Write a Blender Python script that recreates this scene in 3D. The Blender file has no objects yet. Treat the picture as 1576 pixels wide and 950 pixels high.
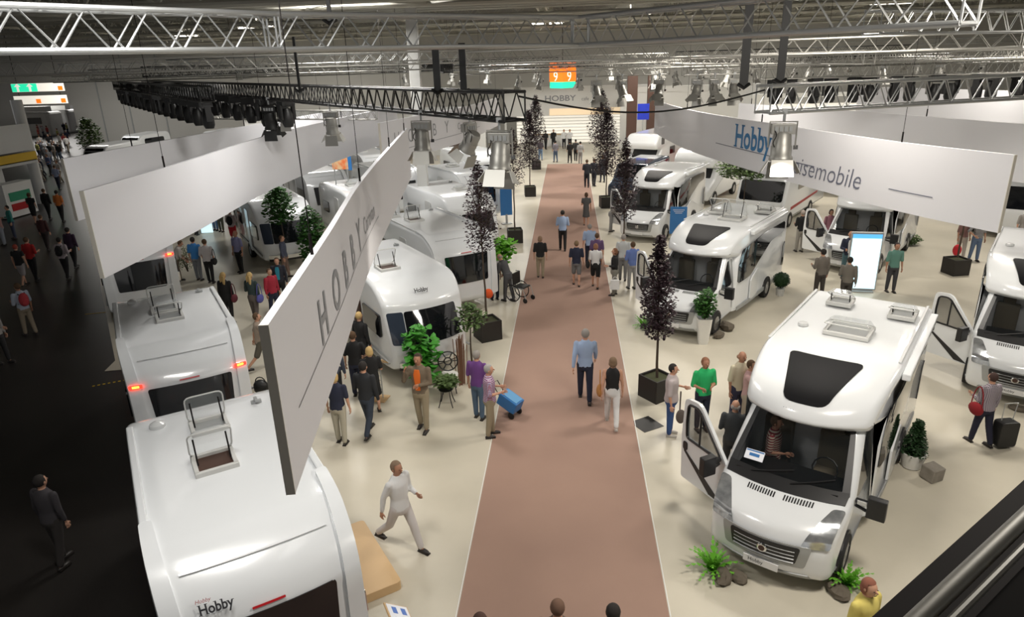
import bpy, bmesh, math, random
from mathutils import Vector, Matrix
random.seed(7)
R = math.radians
sc = bpy.context.scene
COL = sc.collection
# ------------------------------------------------------------------ camera (surveyed: 7.7 m above the floor on a balcony)
CAMH, FPX, ROLL = 7.7, 1050.0, 0.03
PITCH, YAW = R(19.8124), R(4.9875)
def ray(px, py):
    u = (px-788)/FPX; v = (475-py)/FPX
    c, s = math.cos(ROLL), math.sin(ROLL)
    u, v = u*c+v*s, v*c-u*s
    d = (u, math.cos(PITCH)+v*math.sin(PITCH), -math.sin(PITCH)+v*math.cos(PITCH))
    c, s = math.cos(YAW), math.sin(YAW)
    return Vector((c*d[0]-s*d[1], s*d[0]+c*d[1], d[2]))
def G(px, py, z=0.0):                      # survey: image point on the level z
    d = ray(px, py); t = (z-CAMH)/d.z
    return Vector((d.x*t, d.y*t, z))
def PX(p):                                 # image column of a point
    p = Vector(p)-Vector((0, 0, CAMH)); q = cam.matrix_world.to_3x3().transposed() @ p
    return 788+FPX*q.x/-q.z
def GY(px, py, Y):                         # survey: image point on the wall plane y = Y
    d = ray(px, py); t = Y/d.y
    return Vector((d.x*t, Y, CAMH+d.z*t))
cd = bpy.data.cameras.new('camera'); cam = bpy.data.objects.new('camera', cd); COL.objects.link(cam)
f0 = ray(788, 475); rx = (ray(789, 475)-f0).normalized(); f0.normalize(); up = rx.cross(f0)
cam.matrix_world = Matrix(((rx.x, up.x, -f0.x, 0), (rx.y, up.y, -f0.y, 0), (rx.z, up.z, -f0.z, CAMH), (0, 0, 0, 1)))
cd.sensor_width = 36; cd.lens = 36*FPX/1576; cd.clip_start = 0.05; cd.clip_end = 400
sc.camera = cam
sc.view_settings.view_transform = 'Standard'; sc.view_settings.look = 'None'
sc.view_settings.exposure = 0.0; sc.view_settings.gamma = 1; sc.view_settings.use_curve_mapping = False
w = bpy.data.worlds.new('world'); sc.world = w; w.use_nodes = True
w.node_tree.nodes['Background'].inputs[0].default_value = (1, .98, .95, 1)
w.node_tree.nodes['Background'].inputs[1].default_value = 0.50
def area(x, y, z, sx, sy, power, col=(1, .97, .92), rot=(0, 0, 0)):
    l = bpy.data.lights.new('ceiling_luminaire_light', 'AREA'); l.shape = 'RECTANGLE'; l.size = sx; l.size_y = sy
    l.energy = power; l.color = col
    o = bpy.data.objects.new('ceiling_luminaire_light', l); o.location = (x, y, z); o.rotation_euler = rot; COL.objects.link(o)
for (x, y) in ((-4, 6), (5, 6), (-5, 16), (6, 16), (16, 16), (-9.5, 28), (5, 28), (16, 28), (-7, 42), (5, 42), (18, 42), (-4, 54), (6, 54)):
    area(x, y, 9.2, 2.2, 1.2, ((330 if y < 10 else 500) if x < 0 else 640) if y < 24 else 640 if y < 40 else 900, (1, .97, .92) if x < 0 else (1, .935, .84))
for (x, y) in ((-30, 60), (-48, 66), (-24, 66), (14, 66), (30, 60)): area(x, y, 9.5, 4, 2, 900)
def spot(p, target, power, size=55, col=(1, .93, .82)):
    l = bpy.data.lights.new('stage_light_beam', 'SPOT'); l.energy = power; l.spot_size = R(size); l.spot_blend = .6
    l.shadow_soft_size = .09; l.color = col
    o = bpy.data.objects.new('stage_light_beam', l); o.location = p
    o.rotation_euler = (Vector(target)-Vector(p)).to_track_quat('-Z', 'Y').to_euler(); COL.objects.link(o)
# ------------------------------------------------------------------ materials
def mat(name, col, rough=.5, metal=0., emit=0., coat=0., noise=None, bump=None, trans=0., spec=.5):
    m = bpy.data.materials.new(name); m.use_nodes = True; nt = m.node_tree; b = nt.nodes['Principled BSDF']
    b.inputs['Base Color'].default_value = (*col, 1); b.inputs['Roughness'].default_value = rough
    b.inputs['Metallic'].default_value = metal; b.inputs['Coat Weight'].default_value = coat
    b.inputs['Specular IOR Level'].default_value = spec
    if coat: b.inputs['Coat Roughness'].default_value = .05
    if emit:
        b.inputs['Emission Color'].default_value = (*col, 1); b.inputs['Emission Strength'].default_value = emit
    if trans: b.inputs['Alpha'].default_value = 1-trans
    if noise:
        sc_, amt, col2 = noise
        tc = nt.nodes.new('ShaderNodeTexCoord'); n = nt.nodes.new('ShaderNodeTexNoise'); n.inputs['Scale'].default_value = sc_
        n.inputs['Detail'].default_value = 5
        r = nt.nodes.new('ShaderNodeMapRange'); r.inputs[1].default_value = .35; r.inputs[2].default_value = .65; r.inputs[4].default_value = amt
        mx = nt.nodes.new('ShaderNodeMix'); mx.data_type = 'RGBA'; mx.inputs[6].default_value = (*col, 1); mx.inputs[7].default_value = (*col2, 1)
        nt.links.new(tc.outputs['Object'], n.inputs['Vector']); nt.links.new(n.outputs['Fac'], r.inputs[0])
        nt.links.new(r.outputs[0], mx.inputs[0]); nt.links.new(mx.outputs[2], b.inputs['Base Color'])
    if bump:
        tc = nt.nodes.new('ShaderNodeTexCoord'); n = nt.nodes.new('ShaderNodeTexNoise'); n.inputs['Scale'].default_value = bump[0]
        bp = nt.nodes.new('ShaderNodeBump'); bp.inputs['Strength'].default_value = bump[1]
        nt.links.new(tc.outputs['Object'], n.inputs['Vector']); nt.links.new(n.outputs['Fac'], bp.inputs['Height']); nt.links.new(bp.outputs[0], b.inputs['Normal'])
    return m
def pattern(name, kind, cols, scale):      # woven shirts: checks, stripes
    m = bpy.data.materials.new(name); m.use_nodes = True; nt = m.node_tree; b = nt.nodes['Principled BSDF']; b.inputs['Roughness'].default_value = .85
    tc = nt.nodes.new('ShaderNodeTexCoord'); last = None
    axes = ('Z',) if kind == 'stripe' else ('Z', 'X')
    base = None
    for ax in axes:
        wv = nt.nodes.new('ShaderNodeTexWave'); wv.bands_direction = ax; wv.inputs['Scale'].default_value = scale
        nt.links.new(tc.outputs['Object'], wv.inputs['Vector'])
        st = nt.nodes.new('ShaderNodeMath'); st.operation = 'GREATER_THAN'; st.inputs[1].default_value = .55
        nt.links.new(wv.outputs['Fac'], st.inputs[0])
        mx = nt.nodes.new('ShaderNodeMix'); mx.data_type = 'RGBA'
        if last: nt.links.new(last, mx.inputs[6])
        else: mx.inputs[6].default_value = (*cols[0], 1)
        mx.inputs[7].default_value = (*cols[1 if ax == 'Z' else 2], 1)
        if ax == 'X':
            h = nt.nodes.new('ShaderNodeMath'); h.operation = 'MULTIPLY'; h.inputs[1].default_value = .5
            nt.links.new(st.outputs[0], h.inputs[0]); nt.links.new(h.outputs[0], mx.inputs[0])
        else: nt.links.new(st.outputs[0], mx.inputs[0])
        last = mx.outputs[2]
    nt.links.new(last, b.inputs['Base Color'])
    return m
M = {}
M['gel'] = mat('white_gelcoat', (.74, .76, .775), .22, coat=.6)
M['gelgrey'] = mat('pale_grey_gelcoat', (.62, .63, .63), .25, coat=.5)
M['plast'] = mat('black_plastic', (.012, .012, .013), .4)
M['glass'] = mat('tinted_glass', (.006, .007, .009), .05, coat=.5)
M['glassblue'] = mat('smoked_blue_glass', (.03, .04, .06), .06, coat=.5)
M['clear'] = mat('clear_windscreen', (.01, .013, .015), .03, trans=.6)
M['acryl'] = mat('clear_acrylic', (.55, .58, .58), .06, trans=.72)
M['frame'] = mat('hatch_frame_grey', (.55, .55, .53), .4)
M['alu'] = mat('aluminium', (.44, .45, .45), .38, .75)
M['alud'] = mat('dull_aluminium', (.36, .355, .33), .45, .6)
M['roofsteel'] = mat('painted_roof_steel', (.40, .39, .34), .5, .2)
M['steeldk'] = mat('dark_steel', (.014, .012, .012), .85, spec=.15)
M['black'] = mat('black_powder_coat', (.008, .008, .008), .45)
M['chrome'] = mat('chrome', (.7, .7, .7), .15, 1.)
M['silverpl'] = mat('silver_plastic', (.36, .37, .37), .4, .3)
M['lamp'] = mat('headlight_lens', (.62, .64, .66), .12, .7, coat=.8, bump=(11, 1.), noise=(7, .8, (.30, .32, .34)))
M['tyre'] = mat('tyre_rubber', (.015, .015, .015), .8)
M['rim'] = mat('alloy_rim', (.5, .5, .5), .3, .9)
M['red'] = mat('lit_red_lens', (1, .04, .02), .3, emit=2.2)
M['amber'] = mat('lit_amber_lens', (1, .32, .04), .3, emit=4)
M['redpl'] = mat('red_plastic', (.45, .01, .015), .35)
M['plate'] = mat('number_plate', (.72, .72, .72), .4)
M['banner'] = mat('satin_white_banner', (.68, .68, .71), .5)
M['edge'] = mat('banner_edge', (.60, .57, .50), .5)
M['skyl'] = mat('smoked_skylight', (.008, .008, .009), .5, spec=.06)
M['greytxt'] = mat('grey_lettering', (.27, .28, .30), .45)
M['thintxt'] = mat('slate_lettering', (.13, .14, .19), .5)
M['blue'] = mat('blue_lettering', (.015, .15, .35), .4)
M['darktxt'] = mat('dark_lettering', (.03, .03, .035), .5)
M['redtxt'] = mat('red_lettering', (.35, .03, .03), .5)
M['soil'] = mat('moss_soil', (.045, .05, .02), .95)
M['cube'] = mat('dark_planter', (.017, .014, .012), .6)
M['potw'] = mat('white_pot', (.75, .74, .70), .4)
M['bark'] = mat('bark', (.07, .05, .035), .9)
M['wicker'] = mat('willow_sticks', (.20, .10, .06), .8)
M['purple'] = mat('purple_leaf', (.035, .016, .022), .6)
M['green'] = mat('green_leaf', (.035, .12, .018), .55)
M['lime'] = mat('fern_green', (.14, .42, .03), .55)
M['leafy'] = mat('broad_leaf_green', (.06, .30, .03), .5)
M['dkgreen'] = mat('box_green', (.015, .05, .012), .6)
M['olive'] = mat('olive_leaf', (.07, .12, .03), .6)
M['rock'] = mat('rock', (.12, .10, .075), .9, bump=(9, .8))
M['stone'] = mat('grey_stone', (.30, .27, .23), .8, noise=(6, .8, (.2, .18, .15)))
M['wood'] = mat('birch_board', (.62, .42, .22), .5)
M['paper'] = mat('white_paper', (.80, .82, .88), .6)
M['paperblue'] = mat('printed_blue', (.10, .20, .55), .6)
M['signblue'] = mat('sign_blue', (.03, .16, .42), .4)
M['screen'] = mat('lit_display', (.62, .86, .95), .3, emit=1.0)
M['screenhead'] = mat('lit_display_header', (.10, .42, .80), .3, emit=.9)
M['white'] = mat('white_panel', (.78, .78, .76), .5)
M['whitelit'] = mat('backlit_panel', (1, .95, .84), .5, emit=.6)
M['warmlit'] = mat('backlit_warm_panel', (1, .78, .52), .5, emit=.45)
M['greenlit'] = mat('lit_green_sign', (.02, .72, .38), .5, emit=1.0)
M['orangelit'] = mat('lit_orange_sign', (1, .17, .01), .5, emit=1.0)
M['brown'] = mat('brown_column', (.06, .028, .018), .6)
M['orange'] = mat('orange_panel', (.75, .25, .02), .5)
M['yellow'] = mat('yellow_paint', (.75, .48, .02), .5)
M['skin'] = mat('skin', (.55, .30, .20), .55)
M['skin2'] = mat('tanned_skin', (.42, .21, .13), .55)
M['shoe'] = mat('dark_shoe', (.02, .016, .014), .5)
M['shoel'] = mat('light_shoe', (.45, .42, .38), .6)
M['beige'] = mat('seat_fabric', (.20, .17, .12), .9)
M['lampglow'] = mat('lamp_reflector', (1, .93, .8), .3, emit=6)
M['seam'] = mat('panel_seam', (.33, .34, .34), .5)
CL = {}
def cloth(c):
    if isinstance(c, str): return M[c]
    if c not in CL: CL[c] = mat('cloth', c, .88)
    return CL[c]
M['plaidblue'] = pattern('purple_checked_cotton', 'check', ((.55, .50, .62), (.16, .08, .22), (.35, .06, .08)), 9)
M['plaiddark'] = pattern('plum_checked_cotton', 'check', ((.30, .26, .30), (.08, .06, .09), (.55, .50, .52)), 11)
M['maroonstripe'] = pattern('maroon_striped_shirt', 'stripe', ((.22, .02, .03), (.55, .50, .40), (0, 0, 0)), 7)
M['greenpl'] = mat('green_print', (.02, .30, .16), .5)
M['striped'] = pattern('striped_jersey', 'stripe', ((.03, .03, .04), (.45, .45, .45), (0, 0, 0)), 6)
# ------------------------------------------------------------------ mesh helpers
class MB:
    def __init__(s): s.v = []; s.f = []; s.mi = []; s.cur = 0
    def add(s, vs, fs):
        o = len(s.v); s.v += [tuple(p) for p in vs]; s.f += [tuple(i+o for i in f) for f in fs]; s.mi += [s.cur]*len(fs)
    def box(s, c, d, rz=0, m=None):
        x, y, z = d[0]/2, d[1]/2, d[2]/2; cs, sn = math.cos(rz), math.sin(rz); vs = []
        for sx, sy, sz in ((-1,-1,-1),(1,-1,-1),(1,1,-1),(-1,1,-1),(-1,-1,1),(1,-1,1),(1,1,1),(-1,1,1)):
            a, b = sx*x, sy*y; p = Vector((c[0]+a*cs-b*sn, c[1]+a*sn+b*cs, c[2]+sz*z)); vs.append(m @ p if m else p)
        s.add(vs, ((0,3,2,1),(4,5,6,7),(0,1,5,4),(1,2,6,5),(2,3,7,6),(3,0,4,7)))
    def tube(s, pts, r, n=6, cap=True):
        pts = [Vector(p) for p in pts]; rs = r if isinstance(r, (list, tuple)) else [r]*len(pts)
        vs = []; fs = []; a = None
        for i, p in enumerate(pts):
            t = (pts[min(i+1, len(pts)-1)]-pts[max(i-1, 0)]).normalized()
            if a is None: a = t.orthogonal().normalized()
            else:
                a = a - t*a.dot(t); a = a.normalized() if a.length > 1e-5 else t.orthogonal().normalized()
            b = t.cross(a)
            for k in range(n):
                th = 2*math.pi*k/n; vs.append(p+(a*math.cos(th)+b*math.sin(th))*rs[i])
        for i in range(len(pts)-1):
            for k in range(n): fs.append((i*n+k, i*n+(k+1) % n, (i+1)*n+(k+1) % n, (i+1)*n+k))
        if cap: fs.append(tuple(range(n-1, -1, -1))); fs.append(tuple((len(pts)-1)*n+k for k in range(n)))
        s.add(vs, fs)
    def rings(s, rings, cap=True):
        n = len(rings[0]); vs = [p for r in rings for p in r]; fs = []
        for i in range(len(rings)-1):
            for k in range(n): fs.append((i*n+k, i*n+(k+1) % n, (i+1)*n+(k+1) % n, (i+1)*n+k))
        if cap: fs.append(tuple(range(n-1, -1, -1))); fs.append(tuple((len(rings)-1)*n+k for k in range(n)))
        s.add(vs, fs)
    def lathe(s, prof, n=16, c=(0, 0, 0), m=None):
        rr = []
        for r, z in prof:
            ring = [Vector((c[0]+r*math.cos(2*math.pi*k/n), c[1]+r*math.sin(2*math.pi*k/n), c[2]+z)) for k in range(n)]
            rr.append([m @ p for p in ring] if m else ring)
        s.rings(rr)
    def ell(s, c, r, nu=10, nv=7, m=None):
        rr = []
        for j in range(1, nv):
            ph = math.pi*j/nv
            ring = [Vector((r[0]*math.sin(ph)*math.cos(2*math.pi*k/nu), r[1]*math.sin(ph)*math.sin(2*math.pi*k/nu), -r[2]*math.cos(ph))) for k in range(nu)]
            rr.append([(m @ p if m else p)+Vector(c) for p in ring])
        n = nu; vs = [p for q in rr for p in q]; b = Vector((0, 0, -r[2])); t = Vector((0, 0, r[2]))
        vs += [(m @ b if m else b)+Vector(c), (m @ t if m else t)+Vector(c)]; fs = []
        for i in range(len(rr)-1):
            for k in range(n): fs.append((i*n+k, i*n+(k+1) % n, (i+1)*n+(k+1) % n, (i+1)*n+k))
        B = len(vs)-2; L = (len(rr)-1)*n
        for k in range(n): fs.append((B, (k+1) % n, k)); fs.append((B+1, L+k, L+(k+1) % n))
        s.add(vs, fs)
    def prism(s, pts2, h0, h1, fn):        # polygon extruded between h0 and h1; fn(a, b, h) -> point
        n = len(pts2); vs = [fn(a, b, h0) for a, b in pts2]+[fn(a, b, h1) for a, b in pts2]
        s.add(vs, [tuple(range(n)), tuple(range(2*n-1, n-1, -1))]+[(k, k+n, (k+1) % n+n, (k+1) % n) for k in range(n)])
    def build(s, name, m, parent=None, smooth=False, ang=35, bevel=0, loc=None, rot=None):
        me = bpy.data.meshes.new(name); me.from_pydata(s.v, [], s.f)
        ms = m if isinstance(m, (list, tuple)) else [m]
        for q in ms: me.materials.append(q)
        if len(ms) > 1: me.polygons.foreach_set('material_index', s.mi)
        bm = bmesh.new(); bm.from_mesh(me); bmesh.ops.recalc_face_normals(bm, faces=bm.faces[:]); bm.to_mesh(me); bm.free()
        if smooth:
            me.polygons.foreach_set('use_smooth', [True]*len(me.polygons))
            try: me.set_sharp_from_angle(angle=R(ang))
            except Exception: pass
        o = bpy.data.objects.new(name, me); COL.objects.link(o)
        if parent: o.parent = parent
        if loc: o.location = loc
        if rot: o.rotation_euler = rot
        if bevel:
            b = o.modifiers.new('bevel', 'BEVEL'); b.width = bevel; b.segments = 2; b.limit_method = 'ANGLE'
        return o
def tag(o, label, cat, group=None, kind=None):
    o['label'] = label; o['category'] = cat
    if group: o['group'] = group
    if kind: o['kind'] = kind
    return o
def thing(name, label, cat, loc=(0, 0, 0), rz=0, group=None):
    o = bpy.data.objects.new(name, None); COL.objects.link(o); o.location = loc; o.rotation_euler = (0, 0, rz); o.empty_display_size = .2
    return tag(o, label, cat, group)
def struct(o): o['kind'] = 'structure'; return o
def copy_tree(o, parent=None):
    c = o.copy(); COL.objects.link(c); c.parent = parent
    for ch in list(o.children): copy_tree(ch, c)
    return c
def rpoly(pts, n=4):                       # (a, b, radius) corners -> rounded outline
    out = []; N = len(pts)
    for i, (a, b, r) in enumerate(pts):
        p = Vector((a, b)); q0 = Vector(pts[i-1][:2]); q1 = Vector(pts[(i+1) % N][:2])
        if r <= 0: out.append((a, b)); continue
        d0 = q0-p; d1 = q1-p; r0 = min(r, d0.length*.49); r1 = min(r, d1.length*.49)
        A = p+d0.normalized()*r0; B = p+d1.normalized()*r1
        for k in range(n+1):
            t = k/n; c = A*(1-t)**2+p*2*t*(1-t)+B*t*t; out.append((c.x, c.y))
    return out
def rrect(w_, h_, r, cx=0, cy=0, n=3): return rpoly([(cx-w_/2, cy-h_/2, r), (cx+w_/2, cy-h_/2, r), (cx+w_/2, cy+h_/2, r), (cx-w_/2, cy+h_/2, r)], n)
def text_mesh(txt, size, shear=0, space=1.0, bold=0):
    cu = bpy.data.curves.new('t', 'FONT'); cu.body = txt; cu.size = size; cu.shear = shear; cu.space_character = space; cu.resolution_u = 3
    if bold: cu.offset = bold
    o = bpy.data.objects.new('t', cu); COL.objects.link(o); bpy.context.view_layer.update()
    me = bpy.data.meshes.new_from_object(o.evaluated_get(bpy.context.evaluated_depsgraph_get()))
    v = [tuple(p.co) for p in me.vertices]; f = [tuple(p.vertices) for p in me.polygons]
    bpy.data.objects.remove(o); bpy.data.meshes.remove(me)
    return v, f
def lettering(name, txt, size, m, fn, parent, **k):   # fn(x, y) -> point on the lettered surface
    v, f = text_mesh(txt, size, **k); mb = MB(); mb.add([fn(p[0], p[1]) for p in v], f)
    return mb.build(name, m, parent)
# ------------------------------------------------------------------ the hall
mb = MB(); mb.box((-20, 45, -.1), (200, 160, .2))
M['asphalt'] = mat('polished_asphalt', (.018, .016, .015), .34, noise=(.25, .6, (.032, .028, .025)), spec=.4)
struct(mb.build('floor', M['asphalt']))
M['beigefl'] = mat('beige_screed', (.60, .555, .455), .36, noise=(.45, .8, (.49, .455, .37)), spec=.35)
mb = MB()                                   # beige flooring of the stand, its left edge runs beside the dark aisle
L0 = G(165, 560); L1 = G(158, 450); L2 = G(145, 350)
edge = [(-9.3, 8.6), (-13.0, 16.7), (-17.5, 23.1), (-25.4, 34.2), (-42, 58)]
pts = [(-3.2, 3), (-3.4, 5.5), (-6.2, 9.5), (-8.3, 12.2), (-9.6, 14.0), (G(230, 566).x, G(230, 566).y), (-12.75, 16.2)]+edge[1:]+[(-42, 76), (45, 76), (45, 3)]
pts[7] = (-12.9, 16.9)
mb.prism(pts, .0, .012, lambda a, b, h: Vector((a, b, h)))
struct(mb.build('trim_1', M['beigefl']))
M['carpet'] = mat('brown_carpet', (.36, .24, .19), .95, noise=(.5, .7, (.31, .205, .165)), bump=(300, .15), spec=.1)
mb = MB(); mb.box((-.08, 28.5, .0165), (3.11, 53, .009))
struct(mb.build('trim_2', M['carpet']))
mb = MB()
for x in (-1.655, 1.495): mb.box((x, 28.5, .016), (.014, 53, .01))
struct(mb.build('trim_3', M['white']))
M['ceil'] = mat('roof_deck', (.20, .19, .165), .8)
mb = MB(); mb.box((-20, 45, 12.6), (200, 160, .2)); struct(mb.build('ceiling', M['ceil']))
M['ghost'] = mat('grey_concrete_panels', (.52, .51, .48), .8, noise=(.1, .5, (.46, .45, .42)))
# back wall with the passage to the next hall
WY = 77.0
o0 = GY(22, 180, WY); o1 = GY(112, 165, WY)
zt = GY(70, 163, WY).z
mb = MB()
mb.box(((o1.x+45)/2, WY+.3, 6.2), (45-o1.x, .6, 12.6)); mb.box(((o0.x-90)/2, WY+.3, 6.2), (o0.x+90, .6, 12.6))
mb.box(((o0.x+o1.x)/2, WY+.3, (zt+12.5)/2), (o1.x-o0.x, .6, 12.5-zt))
struct(mb.build('wall_back', M['ghost']))
mb = MB()
for px in (152, 196, 250): x = GY(px, 150, WY-.01).x; mb.box((x, WY-.03, 5.5), (.14, .05, 11))
struct(mb.build('trim_4', M['seam']))
mb = MB(); mb.box((44.8, 40, 6.2), (.5, 74, 12.6)); struct(mb.build('wall_right', M['ghost']))
M['nexthall'] = mat('next_hall_wall', (.6, .6, .6), .8)
mb = MB(); mb.box((-75, 118, 6), (90, .4, 12)); struct(mb.build('wall_far', M['nexthall']))
area(-75, 98, 9, 12, 12, 3500)
# roof girders
def lattice(mb, A, B, w_, h_, r, rb, step, side=True, tri=False):
    A = Vector(A); B = Vector(B); d = B-A; L = d.length; d.normalize(); s_ = d.cross(Vector((0, 0, 1))).normalized()*w_/2; u = Vector((0, 0, h_))
    n = max(2, round(L/step)); P = lambda t, sx, top: A+d*(L*t/n)+s_*sx+u*top
    for i in range(n):
        for sx in (-1, 1):
            mb.tube((P(i, sx, 0), P(i+.5, sx, 1), P(i+1, sx, 0)) if (i+(sx > 0)*0) % 1 == 0 else (), rb, 4, False)
        if side:
            for tp in (0, 1): mb.tube((P(i, -1, tp), P(i+.5, 1, tp), P(i+1, -1, tp)), rb, 4, False)
def truss(name, label, A, B, m, w_=.36, h_=.39, r=.025, rb=.011, step=.42, group=None, cat='truss', side=True):
    A = Vector(A); B = Vector(B)
    t = thing(name, label, cat, A, 0, group); L = B-A; d = L.normalized(); s_ = d.cross(Vector((0, 0, 1))).normalized()*w_/2
    for sx in (-1, 1):
        for tp in (0, 1):
            q = MB(); o = s_*sx+Vector((0, 0, h_*tp)); q.tube((o, L+o), r, 10); q.build('chord', m, t, True)
    q = MB(); lattice(q, (0, 0, 0), L, w_, h_, r, rb, step, side)
    for e in (Vector((0, 0, 0)), L):
        for sx in (-1, 1): q.tube((e+s_*sx, e+s_*sx+Vector((0, 0, h_))), rb, 5)
        for tp in (0, 1): q.tube((e-s_+Vector((0, 0, h_*tp)), e+s_+Vector((0, 0, h_*tp))), rb, 5)
    q.build('bracing', m, t)
    return t
gn = 0
for i, (Y, z) in enumerate(((15, 8.95), (20, 9.5), (26, 9.9), (33, 10.1), (41, 10.2), (50, 10.3), (60, 10.4), (70, 10.4))):
    truss('roof_girder', ['grey roof girder nearest the balcony, crossing above the front truss', 'second grey roof girder crossing the hall above the front truss', 'third grey roof girder counted from the balcony', 'fourth grey roof girder counted from the balcony'][i] if i < 4 else 'grey steel roof girder crossing the hall far back',
          (-60 if Y > 30 else -24, Y, z), (44 if Y > 30 else 26, Y, z), M['roofsteel'], w_=1.4, h_=1.5, r=.085, rb=.04, step=2.6, group=None if i < 4 else 'roof girders far back in the hall')
for i, x in enumerate((-34, -22, -11, -1.5, 8, 19, 31)):
    truss('roof_beam', 'steel roof beam running the length of the hall under the dark roof deck', (x, 13, 10.6), (x, 76, 10.6), M['roofsteel'], w_=.5, h_=1.2, r=.07, rb=.035, step=2.4, group='lengthwise roof beams', side=False)
for i, (x, Y) in enumerate(((-6, 44), (-14, 52), (5, 60), (14, 50), (-26, 60), (24, 58), (-2, 70), (-38, 70), (-14, 66))):
    q = MB(); q.box((x, Y, 11.1), (3.2, .35, .12)); q.box((x, Y, 11.75), (.05, .05, 1.2)); tag(q.build('strip_luminaire', M['lampglow']), 'long bright strip luminaire glowing under the dark roof', 'ceiling light', 'strip lights under the roof')
q = MB()                                   # close set joists and bright ribs below the roof deck
for k in range(62): q.box((-60+1.7*k, 45, 12.2), (.12, 62, .35))
struct(q.build('trim_8', M['roofsteel']))
q = MB()
for k in range(30): q.box((-8, 16+2.1*k, 11.8), (104, .07, .25))
struct(q.build('trim_9', M['alud']))
# silver box truss in front of the camera
ZF = 7.93
def RD(px, D, z):                          # survey: bearing of an image column at a given depth
    d = ray(px, 95); fw = Vector((-math.sin(YAW), math.cos(YAW))); t = D/(d.x*fw.x+d.y*fw.y); return (d.x*t, d.y*t, z)
P0, P1, P2, P3 = RD(-150, 6.3, ZF), RD(425, 8.9, ZF), RD(893, 11.4, ZF), RD(1480, 6.9, ZF)
truss('stage_truss', 'big silver box truss, left arm nearest the balcony', P0, P1, M['alu'], step=.62, r=.03, rb=.014)
truss('stage_truss', 'big silver box truss, middle span crossing above the aisle', P1, P2, M['alu'], step=.62, r=.03, rb=.014)
truss('stage_truss', 'big silver box truss, right arm coming back towards the balcony', P2, P3, M['alu'], step=.62, r=.03, rb=.014)
truss('stage_truss', 'black box truss slanting over the white caravans and carrying the spotlights', (-.75, 10.0, 6.92), G(225, 135, 6.92), M['black'], step=.42, rb=.013)
truss('stage_truss', 'silver box truss hanging over the right banner with one big spotlight', (3.0, 11.25, 6.86), (10.9, 14.5, 6.86), M['alu'], step=.45)
truss('stage_truss', 'flat silver truss hanging behind the upper left banner', GY(280, 183, 27), GY(580, 184, 27), M['alud'], w_=.2, h_=.33, r=.02, step=.4)
truss('stage_truss', 'silver truss running off to the upper right corner', (5.4, 13.6, 8.0), (13.5, 18, 8.0), M['alu'], step=.5)
far = 'far lighting trusses rigged over the stands'
rr = random.Random(3)
for (x0, y0, x1, y1, z) in ((-16, 17, -3, 22, 7.75), (-3, 22, 10, 17, 7.7), (-18, 26, 4, 30, 7.55), (4, 24, 22, 22, 7.3), (2, 30, 26, 27, 7.35), (-6, 36, 12, 38, 7.2),
                            (-30, 40, -8, 38, 7.35), (-12, 46, 16, 44, 7.35), (14, 34, 36, 32, 7.3), (-34, 52, 0, 54, 7.2), (6, 52, 40, 48, 7.3), (-10, 62, 30, 60, 7.1),
                            (-4, 24, -10, 50, 7.45), (8, 20, 6, 46, 7.4), (16, 20, 20, 50, 7.4), (-16, 34, -26, 62, 7.3), (3, 40, -2, 66, 7.3), (12, 44, 12, 66, 7.2), (-40, 44, -30, 70, 7.4)):
    truss('lighting_truss', 'thin silver lighting truss rigged high over the stands', (x0, y0, z), (x1, y1, z), M['alud'] if rr.random() < .8 else M['black'], w_=.3, h_=.34, r=.026, rb=.012, step=.55, group=far)
rr = random.Random(8)
for k in range(16):
    x0 = rr.uniform(-28, 22); y0 = rr.uniform(26, 64); L_ = rr.uniform(8, 18); a_ = rr.choice((0, .12, -.15, 1.45))
    z = rr.uniform(7.15, 8.1); truss('lighting_truss', 'thin silver lighting truss rigged high over the stands', (x0, y0, z), (x0+L_*math.cos(a_), y0+L_*math.sin(a_), z), M['alu'] if k % 3 else M['black'], w_=.3, h_=.34, r=.028, rb=.013, step=.6, group=far)
# hoist straps and cables
for (px, py, zb, x, y, lab) in ((0, 0, 7.0, .0, 0, ''),):
    pass
def strap(x, y, z0, z1, label, dx=0.0, w_=.05):
    q = MB(); q.box((x, y, (z0+z1)/2), (w_, .03, z1-z0)); q.tube(((x-.09, y, z0+.03), (x, y-.05, z0-.03), (x+.09, y, z0+.03)), .03, 6)
    tag(q.build('hoist_strap', M['black']), label, 'strap')
p = GY(508, 30, 9.9); strap(p.x, p.y, 8.3, 9.4, 'black hoist strap holding the middle silver truss above the left caravans')
p = GY(1150, 60, 11.6); strap(p.x, p.y, 7.25, 9.6, 'wide black strap dropping to the right hand silver truss', w_=.13)
p = GY(1207, 60, 11.8); strap(p.x, p.y, 7.3, 9.6, 'wide black strap just above the big right spotlight', w_=.12)
p = GY(672, 110, 11.3); strap(p.x, p.y, 7.3, 8.0, 'wide black strap on the black truss left of the aisle', w_=.11)
p = GY(712, 100, 10.9); strap(p.x, p.y, 7.3, 8.0, 'black strap on the black truss nearest its end', w_=.10)
p = GY(458, 110, 14); strap(p.x, p.y, 7.3, 8.3, 'black strap halfway along the black truss')
q = MB(); a = Vector((-.7, 10.1, 7.25)); b = Vector((3.0, 11.2, 7.2))
q.tube([a.lerp(b, t/14)+Vector((0, 0, -.55*math.sin(math.pi*t/14)*.5)) for t in range(15)], .014, 6)
tag(q.build('power_cable', M['black']), 'thick black cable sagging between the black truss and the right truss', 'cable')
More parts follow.
